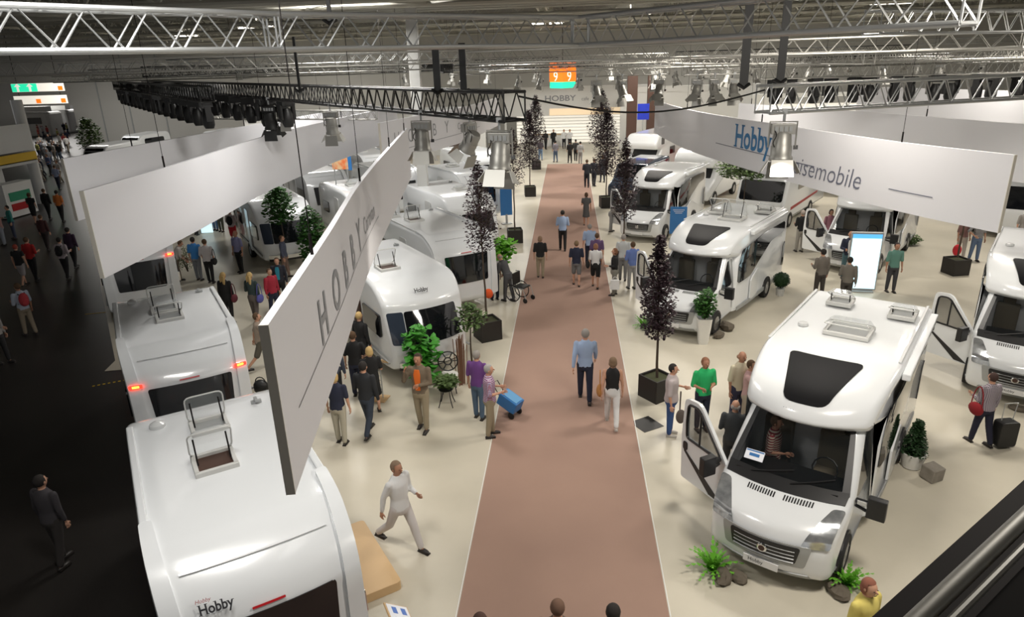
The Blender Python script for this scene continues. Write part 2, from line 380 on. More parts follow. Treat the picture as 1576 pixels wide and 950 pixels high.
# spotlights with barn doors
def stage_light(p, aim, scale, label, m=None, rz=0, lit=0, group=None):
    m = m or M['alud']
    t = thing('stage_light', label, 'stage light', p, rz, group); t.scale = (scale,)*3
    q = MB(); q.tube(((0, 0, .02), (0, 0, -.12)), .02, 6); q.box((0, 0, .02), (.07, .05, .07)); q.build('clamp', M['alu'], t)
    q = MB(); q.tube(((-.19, 0, -.5), (-.19, 0, -.13), (.19, 0, -.13), (.19, 0, -.5)), .014, 6); q.build('yoke', m, t)
    q = MB(); q.box((0, .02, -.23), (.34, .14, .15)); q.build('ballast_box', m, t, bevel=.01)
    q = MB()
    for k in range(4): q.box((-.1+.066*k, -.056, -.23), (.045, .01, .07))
    q.build('ballast_grille', M['silverpl'], t)
    h = bpy.data.objects.new('lamp_head', None); COL.objects.link(h); h.parent = t; h.location = (0, 0, -.5)
    h.rotation_euler = (aim, 0, 0)
    q = MB(); q.lathe(((.05, .22), (.115, .21), (.135, .17), (.14, .02), (.15, .02), (.15, -.12), (.17, -.15), (.17, -.19), (.15, -.19), (.13, -.1), (.04, -.02)), 18)
    q.build('lamp_housing', m, h, True)
    q = MB(); q.lathe(((0, -.14), (.14, -.15), (.14, -.155), (0, -.155)), 16); q.build('lens', M['lampglow'] if lit else M['chrome'], h, True)
    for k, (aa, sp) in enumerate(((0, 10), (90, 26), (180, 14), (270, 30))):
        q = MB(); mm = Matrix.Rotation(R(aa), 4, 'Z') @ Matrix.Translation((0, -.18, -.2)) @ Matrix.Rotation(R(-sp), 4, 'X')
        q.prism(((-.15, 0), (.15, 0), (.165, -.25), (-.165, -.25)) if aa in (0, 180) else ((-.10, 0), (.10, 0), (.15, -.2), (-.15, -.2)), -.003, .003, lambda a_, b_, c_: mm @ Vector((a_, c_, b_))); q.build('barn_door', m, h)
    q = MB(); q.box((0, .12, .1), (.09, .08, .1)); q.box((.2, 0, 0), (.06, .03, .06)); q.build('lamp_bracket', M['black'], h)
    q = MB(); q.tube([(-.12+.02*math.sin(k), -.05-.09*math.sin(k*math.pi/8), -.25-.035*k) for k in range(9)], .008, 5); q.build('cable_loop', M['black'], t)
    return t
TA = Vector((-.75, 10.0, 6.92)); TB = G(225, 135, 6.92); TN_ = (TB-TA).cross(Vector((0, 0, 1))).normalized(); TN_ = TN_ if TN_.x < 0 else -TN_; TN_ = TN_*.18
def on_truss(px, A_, B_, off):
    A_ = Vector(A_)+off; B_ = Vector(B_)+off; lo, hi = 0., 1.; sg = PX(B_) > PX(A_)
    for _ in range(40):
        m_ = (lo+hi)/2
        if (PX(A_.lerp(B_, m_)) < px) == sg: lo = m_
        else: hi = m_
    return A_.lerp(B_, lo)
for px, sgn, aim, sc_, rz_, lab, lit in ((647, 1, -6, .9, 0, 'silver barn door spotlight above the far end of the tall white banner', 0), (768, 1, -14, 1.0, -15, 'silver barn door spotlight at the end of the black truss near the aisle', 0),
        (722, -1, 35, .85, 60, 'silver spotlight tilted away just left of the black truss end', 0), (507, 1, 8, .9, 0, 'lit silver spotlight over the caravans left of the aisle', 1),
        (434, -1, 10, .9, 20, 'silver spotlight hanging beside a black one on the left', 0)):
    stage_light(on_truss(px, TA, TB, TN_*sgn), R(aim), sc_, lab, rz=R(rz_), lit=lit)
stage_light(on_truss(412, TA, TB, TN_), R(12), 1.15, 'black spotlight hanging beside a silver one on the left', m=M['black'])
stage_light(on_truss(1208, (3.0, 11.25, 6.86), (10.9, 14.5, 6.86), Vector((.07, -.17, 0))), R(-12), 1.05, 'big silver barn door spotlight in front of the blue banner lettering', rz=R(-8))
C0 = GY(900, 118, 27); C1 = GY(1030, 114, 27); truss('lighting_truss', 'short silver truss above the far end of the aisle with three spotlights', C0, (C1.x, 27, C0.z), M['alud'], w_=.3, h_=.3, r=.02)
D0 = GY(1050, 116, 22); D1 = GY(1150, 112, 22); truss('lighting_truss', 'short silver truss left of the right truss carrying a spotlight cluster', D0, (D1.x, 22, D0.z), M['alud'], w_=.3, h_=.3, r=.02)
g2 = 'silver spotlights hanging over the far end of the aisle'
for (px, Y, rz_) in ((918, 27, 20), (958, 27, 40), (1015, 27, -20), (1073, 22, -30), (1100, 22, 20), (1130, 22, 0)):
    far_ = Y > 25; p = Vector((GY(px, 125, Y-.15).x, Y-.15, (C0 if far_ else D0).z)); stage_light(p, R(-25), 1.1 if far_ else .9, 'silver spotlight hanging above the far part of the aisle' if far_ else 'silver spotlight of the cluster left of the right truss', rz=R(rz_), group=g2 if far_ else 'spotlight cluster left of the right truss')
far_rows = (((2, 30, 7.35), (26, 27, 7.35)), ((-6, 36, 7.2), (12, 38, 7.2)), ((6, 52, 7.3), (40, 48, 7.3)), ((-12, 46, 7.35), (16, 44, 7.35)), ((14, 34, 7.3), (36, 32, 7.3)))
sp = None; rr = random.Random(5)
for a_, b_ in far_rows:
    d_ = (Vector(b_)-Vector(a_)); n_ = d_.cross(Vector((0, 0, 1))).normalized()*.15
    for k in range(9):
        p = Vector(a_).lerp(Vector(b_), (k+rr.uniform(.2, .8))/9)+n_
        lab_ = 'small silver spotlight hanging on a far lighting truss'; gr_ = 'small spotlights on the far lighting trusses'
        if sp is None: sp = stage_light(p, R(-15), .95, lab_, group=gr_)
        else:
            o = copy_tree(sp); o.location = p; o.rotation_euler = (0, 0, rr.uniform(0, 6)); tag(o, lab_, 'stage light', gr_)
# rows of black moving heads far left and right
def moving_head(p, rz):
    t = thing('moving_head', 'black moving head lamp', 'stage light', p, rz)
    q = MB(); q.box((0, 0, -.08), (.4, .3, .16)); q.build('lamp_base', M['black'], t)
    q = MB(); q.prism(((-.23, -.55), (-.17, -.55), (-.17, -.2), (.17, -.2), (.17, -.55), (.23, -.55), (.23, -.14), (-.23, -.14)), -.08, .08, lambda a, b, c: Vector((a, c, b))); q.build('yoke', M['black'], t)
    q = MB(); q.lathe(((.1, .25), (.16, .1), (.16, -.15), (.12, -.25)), 10, (0, 0, -.5)); q.build('lamp_housing', M['black'], t, True)
    return t
mh = None
truss('stage_truss', 'second black truss with lamps, left of the long black truss', TA.lerp(TB, .33)+TN_*9, TA.lerp(TB, .97)+TN_*9, M['black'])
truss('stage_truss', 'dark truss with the row of black lamps above the right silver truss', (6.0, 22.9, 7.0), (22, 22.0, 7.0), M['alud'])
spots_ = [tuple(TA.lerp(TB, .30+.66*k/30)+TN_*(1 if k % 2 else -1)) for k in range(30)]
spots_ += [tuple(TA.lerp(TB, .34+.62*k/16)+TN_*9) for k in range(16)]
spots_ += [(6.4+15*k/26, 22.9+(.15 if k % 2 else -.15)-.9*k/26, 7.0) for k in range(26)]
for i, p in enumerate(spots_):
    o = moving_head(p, random.uniform(0, 6)) if i == 0 else copy_tree(mh)
    if i == 0: mh = o
    o.location = p; o.rotation_euler = (0, 0, random.uniform(0, 6))
    left = i < 42
    tag(o, 'black moving head lamp in the dark row high over the left stands' if left else 'black moving head lamp in the row above the right silver truss', 'stage light', 'black moving heads over the left stands' if left else 'black moving heads above the right truss')
# ------------------------------------------------------------------ hanging banners
def banner(label, poly, z0, z1, th=.07, name='hanging_banner'):
    P = [Vector((a, b)) for a, b in poly]
    S = []                                    # Catmull-Rom smoothing
    for i in range(len(P)-1):
        p0, p1, p2, p3 = P[max(i-1, 0)], P[i], P[i+1], P[min(i+2, len(P)-1)]
        for k in range(8):
            t = k/8; S.append(.5*((2*p1)+(-p0+p2)*t+(2*p0-5*p1+4*p2-p3)*t*t+(-p0+3*p1-3*p2+p3)*t**3))
    S.append(P[-1])
    cum = [0]
    for a, b in zip(S, S[1:]): cum.append(cum[-1]+(b-a).length)
    def at(u, off=0):
        for i in range(len(S)-1):
            if u <= cum[i+1] or i == len(S)-2:
                t = (u-cum[i])/(cum[i+1]-cum[i]); p = S[i].lerp(S[i+1], t); d = (S[i+1]-S[i]).normalized(); return p+Vector((d.y, -d.x))*off
    t = thing(name, label, 'banner', (P[0].x, P[0].y, z0)); O = Vector((P[0].x, P[0].y, z0))
    mb = MB(); N = 40; L = cum[-1]; rr_ = []
    for i in range(N+1):
        u = L*i/N; a = at(u, th/2); b = at(u, -th/2)
        rr_.append([Vector((a.x, a.y, z0))-O, Vector((b.x, b.y, z0))-O, Vector((b.x, b.y, z1))-O, Vector((a.x, a.y, z1))-O])
    mb.rings(rr_, False); mb.add(rr_[0], ((0, 1, 2, 3),)); mb.add(rr_[-1], ((3, 2, 1, 0),)); mb.build('panel', M['banner'], t, True, 40)
    mb = MB(); a = at(0, th/2+.003); b = at(0, -th/2-.003); d = (S[1]-S[0]).normalized()*.012
    mb.prism(((a.x, a.y), (b.x, b.y), (b.x-d.x, b.y-d.y), (a.x-d.x, a.y-d.y)), z0, z1, lambda x, y, h: Vector((x, y, h))-O); mb.build('edge_strip', M['edge'], t)
    for u in (L*.12, L*.4, L*.7, L*.95):
        mb = MB(); p = at(u); mb.tube((Vector((p.x, p.y, z1))-O, Vector((p.x, p.y, 9.6))-O), .006, 4); mb.tube((Vector((p.x, p.y, z1))-O, Vector((p.x, p.y, z1+.22))-O), .018, 6)
        mb.build('suspension_wire', M['steeldk'], t)
    return t, at, O, cum[-1]
def on_banner(at, O, u0, z0, side, flip=False):
    def fn(x, y):
        p = at(u0-x if flip else u0+x, side*.042); return Vector((p.x, p.y, z0+y))-O
    return fn
def rect_on(at, O, u0, u1, za, zb, side, m, parent, name):
    mb = MB(); N = 16; vs = []
    for i in range(N+1):
        p = at(u0+(u1-u0)*i/N, side*.042); vs += [Vector((p.x, p.y, za))-O, Vector((p.x, p.y, zb))-O]
    mb.add(vs, [(2*i, 2*i+2, 2*i+3, 2*i+1) for i in range(N)]); mb.build(name, m, parent)
t, at, O, L = banner('tall white banner nearest the balcony with grey HOBBY lettering, slanting left of the aisle', ((-2.28, 4.62), (-2.8, 7.6), (-3.6, 12.0), (-4.95, 21.3)), 4.4, 5.9)
for k, (ch, u) in enumerate(zip('HOBBY', (1.75, 2.68, 3.68, 4.58, 5.48))):
    lettering('letter', ch, .68, M['greytxt'], on_banner(at, O, u, 4.98, 1), t, bold=.014)
lettering('small_lettering', 'Caravan', .42, M['greytxt'], on_banner(at, O, 6.35, 5.05, 1), t, space=1.2)
rect_on(at, O, .5, 8.5, 4.93, 4.942, 1, M['greytxt'], t, 'rule_line')
t, at, O, L = banner('long plain white banner, second from the left, over the left caravans', ((-7.95, 10.6), (-8.15, 14.2), (-8.65, 19.5), (-8.6, 26), (-8.1, 33)), 4.42, 5.92)
t, at, O, L = banner('plain white banner farthest left, beside the dark aisle', ((-12.0, 15.6), (-11.75, 20), (-11.3, 26), (-10.4, 37)), 4.35, 5.85)
t, at, O, L = banner('white banner with faint grey HOBBY lettering behind the black truss', ((-6.4, 23.5), (-5.6, 27.5), (-4.6, 32), (-3.9, 40)), 4.4, 5.9)
for ch, u in zip('HOBBY', (1.0, 2.2, 3.4, 4.6, 5.8)): lettering('letter', ch, .7, M['greytxt'], on_banner(at, O, u, 5.0, 1), t)
lettering('small_lettering', 'Caravan', .42, M['greytxt'], on_banner(at, O, 7.2, 5.0, 1), t, space=1.2)
rect_on(at, O, .6, 11, 4.8, 4.825, 1, M['greytxt'], t, 'rule_line')
t, at, O, L = banner('big white banner on the right with blue Hobby and thin Reisemobile lettering', ((8.4, 13.75), (7.3, 16.3), (6.1, 20.8), (4.75, 27.2), (4.2, 34.5)), 4.3, 5.8)
def U(Y_):
    lo, hi = 0, L
    for _ in range(40):
        m_ = (lo+hi)/2
        if at(m_).y < Y_: lo = m_
        else: hi = m_
    return lo
def serif_text(parent, fn, size, m='blue', name='blue_lettering', lift=0):         # bold serif lettering: sans glyphs plus slab serifs
    v, f = text_mesh('Hobby', size, bold=size*.022); sx = .92
    mb = MB(); mb.add([fn(p[0]*sx, p[1]*1.08) for p in v], f)
    for (x0, x1, y0) in ((-.03, .22, -.022), (.51, .76, -.022), (-.03, .22, .66), (.51, .76, .66), (1.22, 1.39, .66), (1.72, 1.89, .66), (2.19, 2.40, .43), (2.62, 2.82, .43)):
        vs = [fn(x*size*sx, y*size*1.08) for x, y in ((x0, y0), (x1, y0), (x1, y0+.045), (x0, y0+.045))]; mb.add(vs, ((0, 1, 2, 3),))
    mb.build(name, M[m], parent)
serif_text(t, on_banner(at, O, U(23.4), 4.93, -1, True), .92)
lettering('thin_lettering', 'Reisemobile', .68, M['thintxt'], on_banner(at, O, U(20.3), 4.57, -1, True), t, shear=.18, bold=-.006)
rect_on(at, O, U(18.9), U(24.8), 4.86, 4.885, -1, M['thintxt'], t, 'rule_line')
rect_on(at, O, U(15.1), U(16.2), 4.74, 4.76, -1, M['thintxt'], t, 'rule_line')
banner('plain white banner behind the big right one, running off the right edge', ((13.2, 16.8), (11.6, 20.5), (10.2, 24.5), (7.3, 31)), 4.3, 5.8)
banner('white banner high at the right edge behind two others', ((20.5, 25), (17, 31), (14.5, 37)), 4.4, 6.1)
# ------------------------------------------------------------------ vehicles
def sm(t): t = max(0., min(1., t)); return t*t*(3-2*t)
def inset(P, d):
    n = len(P); out = []
    for i in range(n):
        a = Vector(P[i-1]); b = Vector(P[i]); c = Vector(P[(i+1) % n])
        t0 = b-a; t1 = c-b
        if t0.length < 1e-6: t0 = t1
        if t1.length < 1e-6: t1 = t0
        t0.normalize(); t1.normalize(); nn = Vector((t0.y, -t0.x))+Vector((t1.y, -t1.x)); nn.normalize()
        out.append((b.x-nn.x*d, b.y-nn.y*d))
    return out
def dens(P, step=.35):
    out = []
    for i, p in enumerate(P):
        q = P[(i+1) % len(P)]; n = max(1, int(math.hypot(q[0]-p[0], q[1]-p[1])/step))
        for k in range(n): out.append((p[0]+(q[0]-p[0])*k/n, p[1]+(q[1]-p[1])*k/n))
    return out
def shell(mb, P, W, r, warp=None, hole=None, xs=()):
    """side profile P (y, z) counter-clockwise, swept across the width with rounded edges"""
    area_ = sum(P[i-1][0]*P[i][1]-P[i][0]*P[i-1][1] for i in range(len(P)))
    if area_ < 0: P = P[::-1]
    st = []
    for k in range(5):
        ph = math.pi/2*k/4; st.append((-(W/2-r+r*math.cos(ph)), r*(1-math.sin(ph))))
    inner = W/2-r; mids = sorted(set([-inner+2*inner*k/8 for k in range(1, 8)]+[x for x in xs]))
    st = st+[(x, 0) for x in mids]+[(-x, i) for x, i in reversed(st)]
    rings = []
    for x, ins in st:
        Q = inset(P, ins) if ins > 1e-6 else P
        rings.append([warp(x, y, z) if warp else Vector((x, y, z)) for y, z in Q])
    n = len(P); vs = [p for q in rings for p in q]; fs = []
    for i in range(len(rings)-1):
        xm = (st[i][0]+st[i+1][0])/2
        for k in range(n):
            a = P[k]; b = P[(k+1) % n]
            if hole and hole(xm, (a[0]+b[0])/2, (a[1]+b[1])/2): continue
            fs.append((i*n+k, i*n+(k+1) % n, (i+1)*n+(k+1) % n, (i+1)*n+k))
    fs.append(tuple(range(n))); fs.append(tuple((len(rings)-1)*n+k for k in range(n-1, -1, -1)))
    mb.add(vs, fs)
def patch(mb, line, xl, xr, r=.05, off=.012, warp=None, n=10, m=12, skirt=.02):
    """panel lying on the swept surface along line (y, z); xl, xr = (bottom, top) x limits"""
    L = [Vector(p) for p in line]; cum = [0]
    for a, b in zip(L, L[1:]): cum.append(cum[-1]+(b-a).length)
    T = cum[-1]; rows = []
    ss = sorted(set([0, r*.15, r*.4, r, T-r, T-r*.4, T-r*.15, T]+[T*k/n for k in range(n+1)])) if r > 0 else [T*k/n for k in range(n+1)]
    for s_ in ss:
        s_ = max(0, min(T, s_)); i = 0
        while i < len(L)-2 and s_ > cum[i+1]: i += 1
        t = (s_-cum[i])/(cum[i+1]-cum[i]); p = L[i].lerp(L[i+1], t); d = (L[i+1]-L[i]).normalized(); nn = Vector((-d.y, d.x))
        e = min(s_, T-s_); cut = r-math.sqrt(max(0, r*r-(r-e)**2)) if e < r else 0
        a = xl[0]+(xl[1]-xl[0])*s_/T+cut; b = xr[0]+(xr[1]-xr[0])*s_/T-cut
        rows.append((p, nn, a, b))
    def P(p, nn, x, o):
        q = p+nn*o; return warp(x, q.x, q.y) if warp else Vector((x, q.x, q.y))
    vs = []; fs = []; c = m+1
    for p, nn, a, b in rows:
        for k in range(c): vs.append(P(p, nn, a+(b-a)*k/m, off))
    R_ = len(rows)
    for i in range(R_-1):
        for k in range(m): fs.append((i*c+k, i*c+k+1, (i+1)*c+k+1, (i+1)*c+k))
    bd = [(0, k) for k in range(c)]+[(i, m) for i in range(1, R_)]+[(R_-1, k) for k in range(m-1, -1, -1)]+[(i, 0) for i in range(R_-2, 0, -1)]
    o = len(vs)
    for i, k in bd:
        p, nn, a, b = rows[i]; vs.append(P(p, nn, a+(b-a)*k/m, off-skirt))
    B = len(bd)
    for j in range(B):
        i0, k0 = bd[j]; i1, k1 = bd[(j+1) % B]; fs.append((i0*c+k0, i1*c+k1, o+(j+1) % B, o+j))
    mb.add(vs, fs)
def wheel(parent, x, y, r=.34):
    s = 1 if x > 0 else -1; m = Matrix.Translation((x, y, r)) @ Matrix.Rotation(math.pi/2*s, 4, 'Y')
    q = MB(); q.lathe(((r*.6, -.1), (r*.95, -.11), (r, -.07), (r, .07), (r*.95, .11), (r*.62, .11), (r*.6, .06)), 24, m=m); w_ = q.build('wheel', M['tyre'], parent, True)
    q = MB(); q.lathe(((r*.62, .10), (r*.6, .05), (r*.5, .02), (.02, .02)), 24, m=m)
    for k in range(5):
        a = 2*math.pi*k/5; q.tube((m @ Vector((.02, 0, .07)), m @ Vector((r*.6*math.cos(a), r*.6*math.sin(a), .075))), [.05, .03], 4)
    q.lathe(((.06, .03), (.06, .09), (.0, .095)), 12, m=m); q.build('rim', M['rim'], w_, True)
def arch(parent, x, y, r=.42):
    s = 1 if x > 0 else -1
    pts = [(y+r*math.cos(t*math.pi/12), .3+r*math.sin(t*math.pi/12)) for t in range(13)]
    q = MB(); q.prism(pts, x-s*.05, x+s*.006, lambda a, b, h: Vector((h, a, b))); q.build('wheel_arch', M['plast'], parent)
def roof_hatch(parent, x, y, z, w_=.7, l_=.5, lid=35, name='roof_hatch', rim_m='frame', dark=True, back=True):
    q = MB(); t_ = .06
    for dx, dy, a, b in ((0, -l_/2, w_+t_, t_), (0, l_/2, w_+t_, t_), (-w_/2, 0, t_, l_), (w_/2, 0, t_, l_)): q.box((0+dx, 0+dy, .03), (a, b, .08))
    h = q.build(name, M[rim_m], parent, bevel=.01, loc=(x, y, z))
    q = MB(); q.box((0, 0, .012), (w_-.05, l_-.05, .015)); q.build('hatch_opening', M['brown' if dark else 'silverpl'], h)
    # clear lid hinged on one long side
    q = MB(); s = 1 if back else -1; m = Matrix.Translation((0, s*l_/2, .08)) @ Matrix.Rotation(R(-s*lid), 4, 'X')
    n = 10; outer = rrect(w_+.06, l_+.04, .09, 0, -s*(l_/2), 3); inner_ = rrect(w_-.08, l_-.1, .08, 0, -s*(l_/2), 3)
    N = len(outer); vs = [m @ Vector((a, b, 0)) for a, b in outer]+[m @ Vector((a, b, .10)) for a, b in inner_]
    q.add(vs, [(k, (k+1) % N, N+(k+1) % N, N+k) for k in range(N)]+[tuple(range(N, 2*N))]); q.build('hatch_lid', M['acryl'], h, True, 30)
    q = MB(); q.tube([m @ Vector((a, b, 0)) for a, b in outer]+[m @ Vector((outer[0][0], outer[0][1], 0))], .012, 5, False); q.build('lid_rim', M['frame'], h)
    if lid > 12:
        q = MB()
        for sx in (-1, 1): q.tube((Vector((sx*w_*.42, -s*l_*.1, .06)), m @ Vector((sx*w_*.42, -s*l_*.75, .02))), .012, 5)
        q.build('lid_strut', M['steeldk'], h)
    return h
def side_poly(name, m, parent, pts, x, th, warp=None):
    s = 1 if x > 0 else -1; q = MB()
    if warp:                                  # strip of columns so that it follows the curved side
        y0 = min(p[0] for p in pts); y1 = max(p[0] for p in pts); n = max(3, int((y1-y0)/.12)); cols = []
        for k in range(n+1):
            yy = y0+(y1-y0)*min(max(k/n, .0005), .9995); zs = []
            for (a, b), (c, d) in zip(pts, pts[1:]+pts[:1]):
                if (a-yy)*(c-yy) <= 0 and a != c: zs.append(b+(d-b)*(yy-a)/(c-a))
            if len(zs) >= 2: z0, z1 = min(zs), max(zs); cols.append([warp(x+s*th*u, yy, z0+(z1-z0)*v/5) for u, v in [(1, v_) for v_ in range(6)]+[(-1, v_) for v_ in range(5, -1, -1)]])
        q.rings(cols); return q.build(name, m, parent)
    q.prism(pts, x-s*.03, x+s*th, lambda a, b, h: (warp(h, a, b) if warp else Vector((h, a, b)))); return q.build(name, m, parent)
def cab_warp(x, y, z):
    t = max(0., min(1., (1.3-y)/1.3)); x2 = x*(1-.10*t*t)*(1-.13*max(0, min(1, (z-1.25)/.9)))
    return Vector((x2, y+.24*x*x*max(0, min(1, (2.3-y)/2.3)), z))
def cap_warp(x, y, z):
    t = max(0., min(1., (3.6-y)/2.4)); f = 1-.17*t*t
    return Vector((x*f, y+.32*x*x*t*sm((z-1.85)/.35), z))
def motorhome(label, x, y, a, L=6.7, detail=2, left_door=62, emblem='disc', solar=True, cap_style=0, hatches=(), right_door=0, band=None, group=None):
    t = thing('motorhome', label, 'motorhome', (x, y, .012), R(a), group)
    W = 2.3
    P = rpoly([(.10, .24, .05), (.0, .36, .08), (-.03, .75, .1), (.06, 1.02, .08), (.22, 1.13, .1), (.84, 1.36, .02), (1.66, 2.16, .02), (2.35, 2.3, .1), (2.35, .3, .05)], 3)
    P = [p for p in P]; ws0, ws1 = (.84, 1.36), (1.66, 2.16)
    def onws(y_, z_): return .86 < y_ < 1.62 and abs(z_-(1.36+(y_-.84)*.976)) < .06
    q = MB(); shell(q, dens(P, .25), 2.02, .13, cab_warp, (lambda xm, ym, zm: abs(xm) < .83 and onws(ym, zm)), (-.84, .84)); q.build('cab', M['gel'], t, True, 40)
    # living body with aerodynamic cap
    q = MB(); B = rpoly([(2.1, .34, .03), (2.1, 2.05, .02), (1.42, 2.13, .04), (1.26, 2.22, .06), (1.34, 2.40, .12), (1.62, 2.58, .3), (2.75, 2.80, .7), (L-.05, 2.74, .12), (L, 2.5, .1), (L-.02, .36, .06)], 4)
    shell(q, dens(B, .3), W, .12, cap_warp); q.build('body', M['gel'], t, True, 40)
    # cab interior seen through the screen
    q = MB(); q.box((0, 1.15, 1.32), (1.55, .55, .12)); q.box((0, 2.18, 1.3), (1.6, .03, 1.7)); q.build('dashboard', M['plast'], t)
    for sx in (-.45, .45):
        q = MB(); q.box((sx, 1.78, 1.1), (.5, .45, .16)); q.box((sx, 2.02, 1.5), (.48, .14, .7)); q.box((sx, 2.03, 1.92), (.26, .1, .2)); q.build('seat', M['beige'], t, bevel=.03)
    q = MB(); q.tube([(.45+.19*math.cos(k*math.pi/6), 1.42+.08*math.sin(k*math.pi/6), 1.45+.17*math.sin(k*math.pi/6)) for k in range(13)], .014, 5); q.build('steering_wheel', M['plast'], t)
    q = MB(); patch(q, (ws0, ws1), (-.88, -.84), (.88, .84), .1, .012, cab_warp, skirt=.01); q.build('windshield', M['clear'], t, True)
    q = MB()                                  # black ceramic border and cowl below the screen
    for xl, xr, ln in (((-.95, -.88), (-.84, -.80), (ws0, ws1)), ((.84, .80), (.95, .88), (ws0, ws1)), ((-.93, -.95), (.93, .95), ((.66, 1.295), (.88, 1.40))), ((-.88, -.86), (.88, .86), ((1.6, 2.10), (1.68, 2.17)))):
        patch(q, ln, xl, xr, .01, .016, cab_warp, 4, 8)
    q.build('windshield_frame', M['plast'], t, True)
    for x0, x1 in ((-.55, .1), (.1, .72)):
        q = MB(); q.tube([cab_warp(x0+(x1-x0)*k/5, .80+.16*k/5, 1.375+.155*k/5+.02) for k in range(6)], .012, 5); q.build('wiper', M['plast'], t)
    if detail > 0:
        q = MB()
        for x0 in (-.5, .08):
            for k in range(11):
                xx = x0+k*.042; patch(q, ((.52, 1.243), (.62, 1.28)), (xx, xx), (xx+.02, xx+.02), 0, .006, cab_warp, 1, 1)
        q.build('hood_vent', M['plast'], t)
    for s in (-1, 1):
        q = MB(); q.cur = 0
        xl, xr = ((.56, .80), (.985, .975)) if s > 0 else ((-.985, -.975), (-.56, -.80))
        patch(q, ((-.01, .86), (.05, 1.00), (.30, 1.165), (.56, 1.262)), xl, xr, .05, .015, cab_warp, 10, 6); q.build('headlight', M['lamp'], t, True)
        q = MB(); xl, xr = ((.56, .58), (.82, .80)) if s > 0 else ((-.82, -.80), (-.56, -.58)); patch(q, ((.03, .42), (0, .49)), xl, xr, .02, .008, cab_warp, 3, 4); q.build('fog_light', M['silverpl'], t)
    q = MB(); patch(q, ((-.01, .50), (-.035, .75), (-.02, .88)), (-.66, -.74), (.66, .74), .05, .012, cab_warp, 8, 12); q.build('grille_surround', M['silverpl'], t, True)
    q = MB(); patch(q, ((-.015, .56), (-.035, .75), (-.025, .85)), (-.52, -.58), (.52, .58), .05, .025, cab_warp, 8, 12); gr = q.build('grille', M['plast'], t, True)
    q = MB()
    for k in range(4):
        zz = .60+k*.065; patch(q, ((-.03, zz), (-.034, zz+.006)), (-.5, -.5), (.5, .5), 0, .035, cab_warp, 1, 10)
    q.build('grille_bar', M['silverpl'], gr)
    q = MB(); m = Matrix.Translation((0, -.075, .72)) @ Matrix.Rotation(math.pi/2, 4, 'X'); q.lathe(((0, -.02), (.075, -.02), (.075, .0), (.06, .012), (0, .012)), 20, m=m); em = q.build('emblem', M['chrome'], t, True)
    q = MB(); q.lathe(((0, .0), (.05, .0), (.048, .014), (0, .014)), 20, m=m); q.build('emblem_face', M['brown'] if emblem == 'disc' else M['silverpl'], em, True)
    q = MB(); q.box((0, -.05, .43), (.52, .02, .12)); pl = q.build('number_plate', M['plate'], t)
    if detail > 0: lettering('plate_lettering', 'Hobby', .085, M['darktxt'], lambda a_, b_: Vector((-.19+a_, -.063, .41+b_)), pl)
    q = MB(); patch(q, ((.07, .27), (.0, .36)), (-.75, -.72), (.75, .72), 0, .004, cab_warp, 2, 10); q.build('lower_bumper', M['silverpl'], t)
    # side glazing, doors, mirrors
    DW = [(.0, 1.32), (.03, 1.27), (.93, 1.27), (.98, 1.33), (.97, 1.92), (.9, 2.0), (.72, 2.0), (.62, 1.95)]
    DO = rpoly([(-.06, .45, .05), (1.06, .42, .06), (1.1, 1.25, .05), (1.06, 2.02, .1), (.66, 2.07, .12), (-.06, 1.27, .08)], 3)
    for s, op in ((-1, left_door), (1, right_door)):
        hx = s*1.005
        if op:
            side_poly('door_opening', M['plast'], t, [(1.0+a_*.97, b_) for a_, b_ in DO], s*.985, .012, cab_warp)
            d = bpy.data.objects.new('door', None); COL.objects.link(d); d.parent = t; d.location = (hx*.99, .98, 0); d.rotation_euler = (0, 0, R(-s*op))
            q = MB(); n = len(DO); iw = rpoly([(.12, 1.27, .05), (.96, 1.27, .08), (.98, 1.6, .05), (.96, 1.94, .08), (.68, 1.97, .1), (.10, 1.34, .05)], 3)
            # panel with a window opening: bridge outer and inner outlines at equal counts
            k_ = len(iw)
            for h in (0,): pass
            vs = []
            for h in (-.03, .03):
                vs += [Vector((h, a_, b_)) for a_, b_ in DO]+[Vector((h*.9, a_, b_)) for a_, b_ in iw]
            N = n+k_; fs = []
            if n == k_:
                for k in range(n):
                    k1 = (k+1) % n; fs += [(k, k1, n+k1, n+k), (N+k, N+k1, N+n+k1, N+n+k), (k, k1, N+k1, N+k), (n+k, n+k1, N+n+k1, N+n+k)]
            q.add(vs, fs); dp = q.build('door_panel', M['gel'], d)
            q = MB(); q.prism(iw, -.006, .006, lambda a_, b_, h: Vector((h, a_, b_))); q.build('door_window', M['clear'], d)
            q = MB(); q.tube([Vector((s*.032, a_, b_)) for a_, b_ in iw+iw[:1]], .022, 5, False); q.tube((Vector((s*.03, .62, 1.27)), Vector((s*.03, .62, 1.93))), .02, 5); q.build('window_seal', M['plast'], d)
            q = MB(); q.prism(rrect(.11, .16, .04, .98, 1.1), s*.03, s*.045, lambda a_, b_, h: Vector((h, a_, b_))); q.build('door_handle', M['plast'], d)
            q = MB(); q.prism(((-.02, .48), (.3, .48), (1.0, .98), (1.02, 1.04)), s*.03, s*.04, lambda a_, b_, h: Vector((h, a_, b_))); q.build('side_decal', M['plast'], d)
            mp = d; ox, oy = s*.05, .08
        else:
            side_poly('door_window', M['glass'], t, [(1.0+a_, b_) for a_, b_ in DW], s*.97, .035, cab_warp)
            side_poly('door_seam', M['seam'], t, [(2.06, .5), (2.075, .5), (2.075, 2.0), (2.06, 2.0)], s*1.0, .02, cab_warp)
            mp = t; ox, oy = s*1.0, 1.03
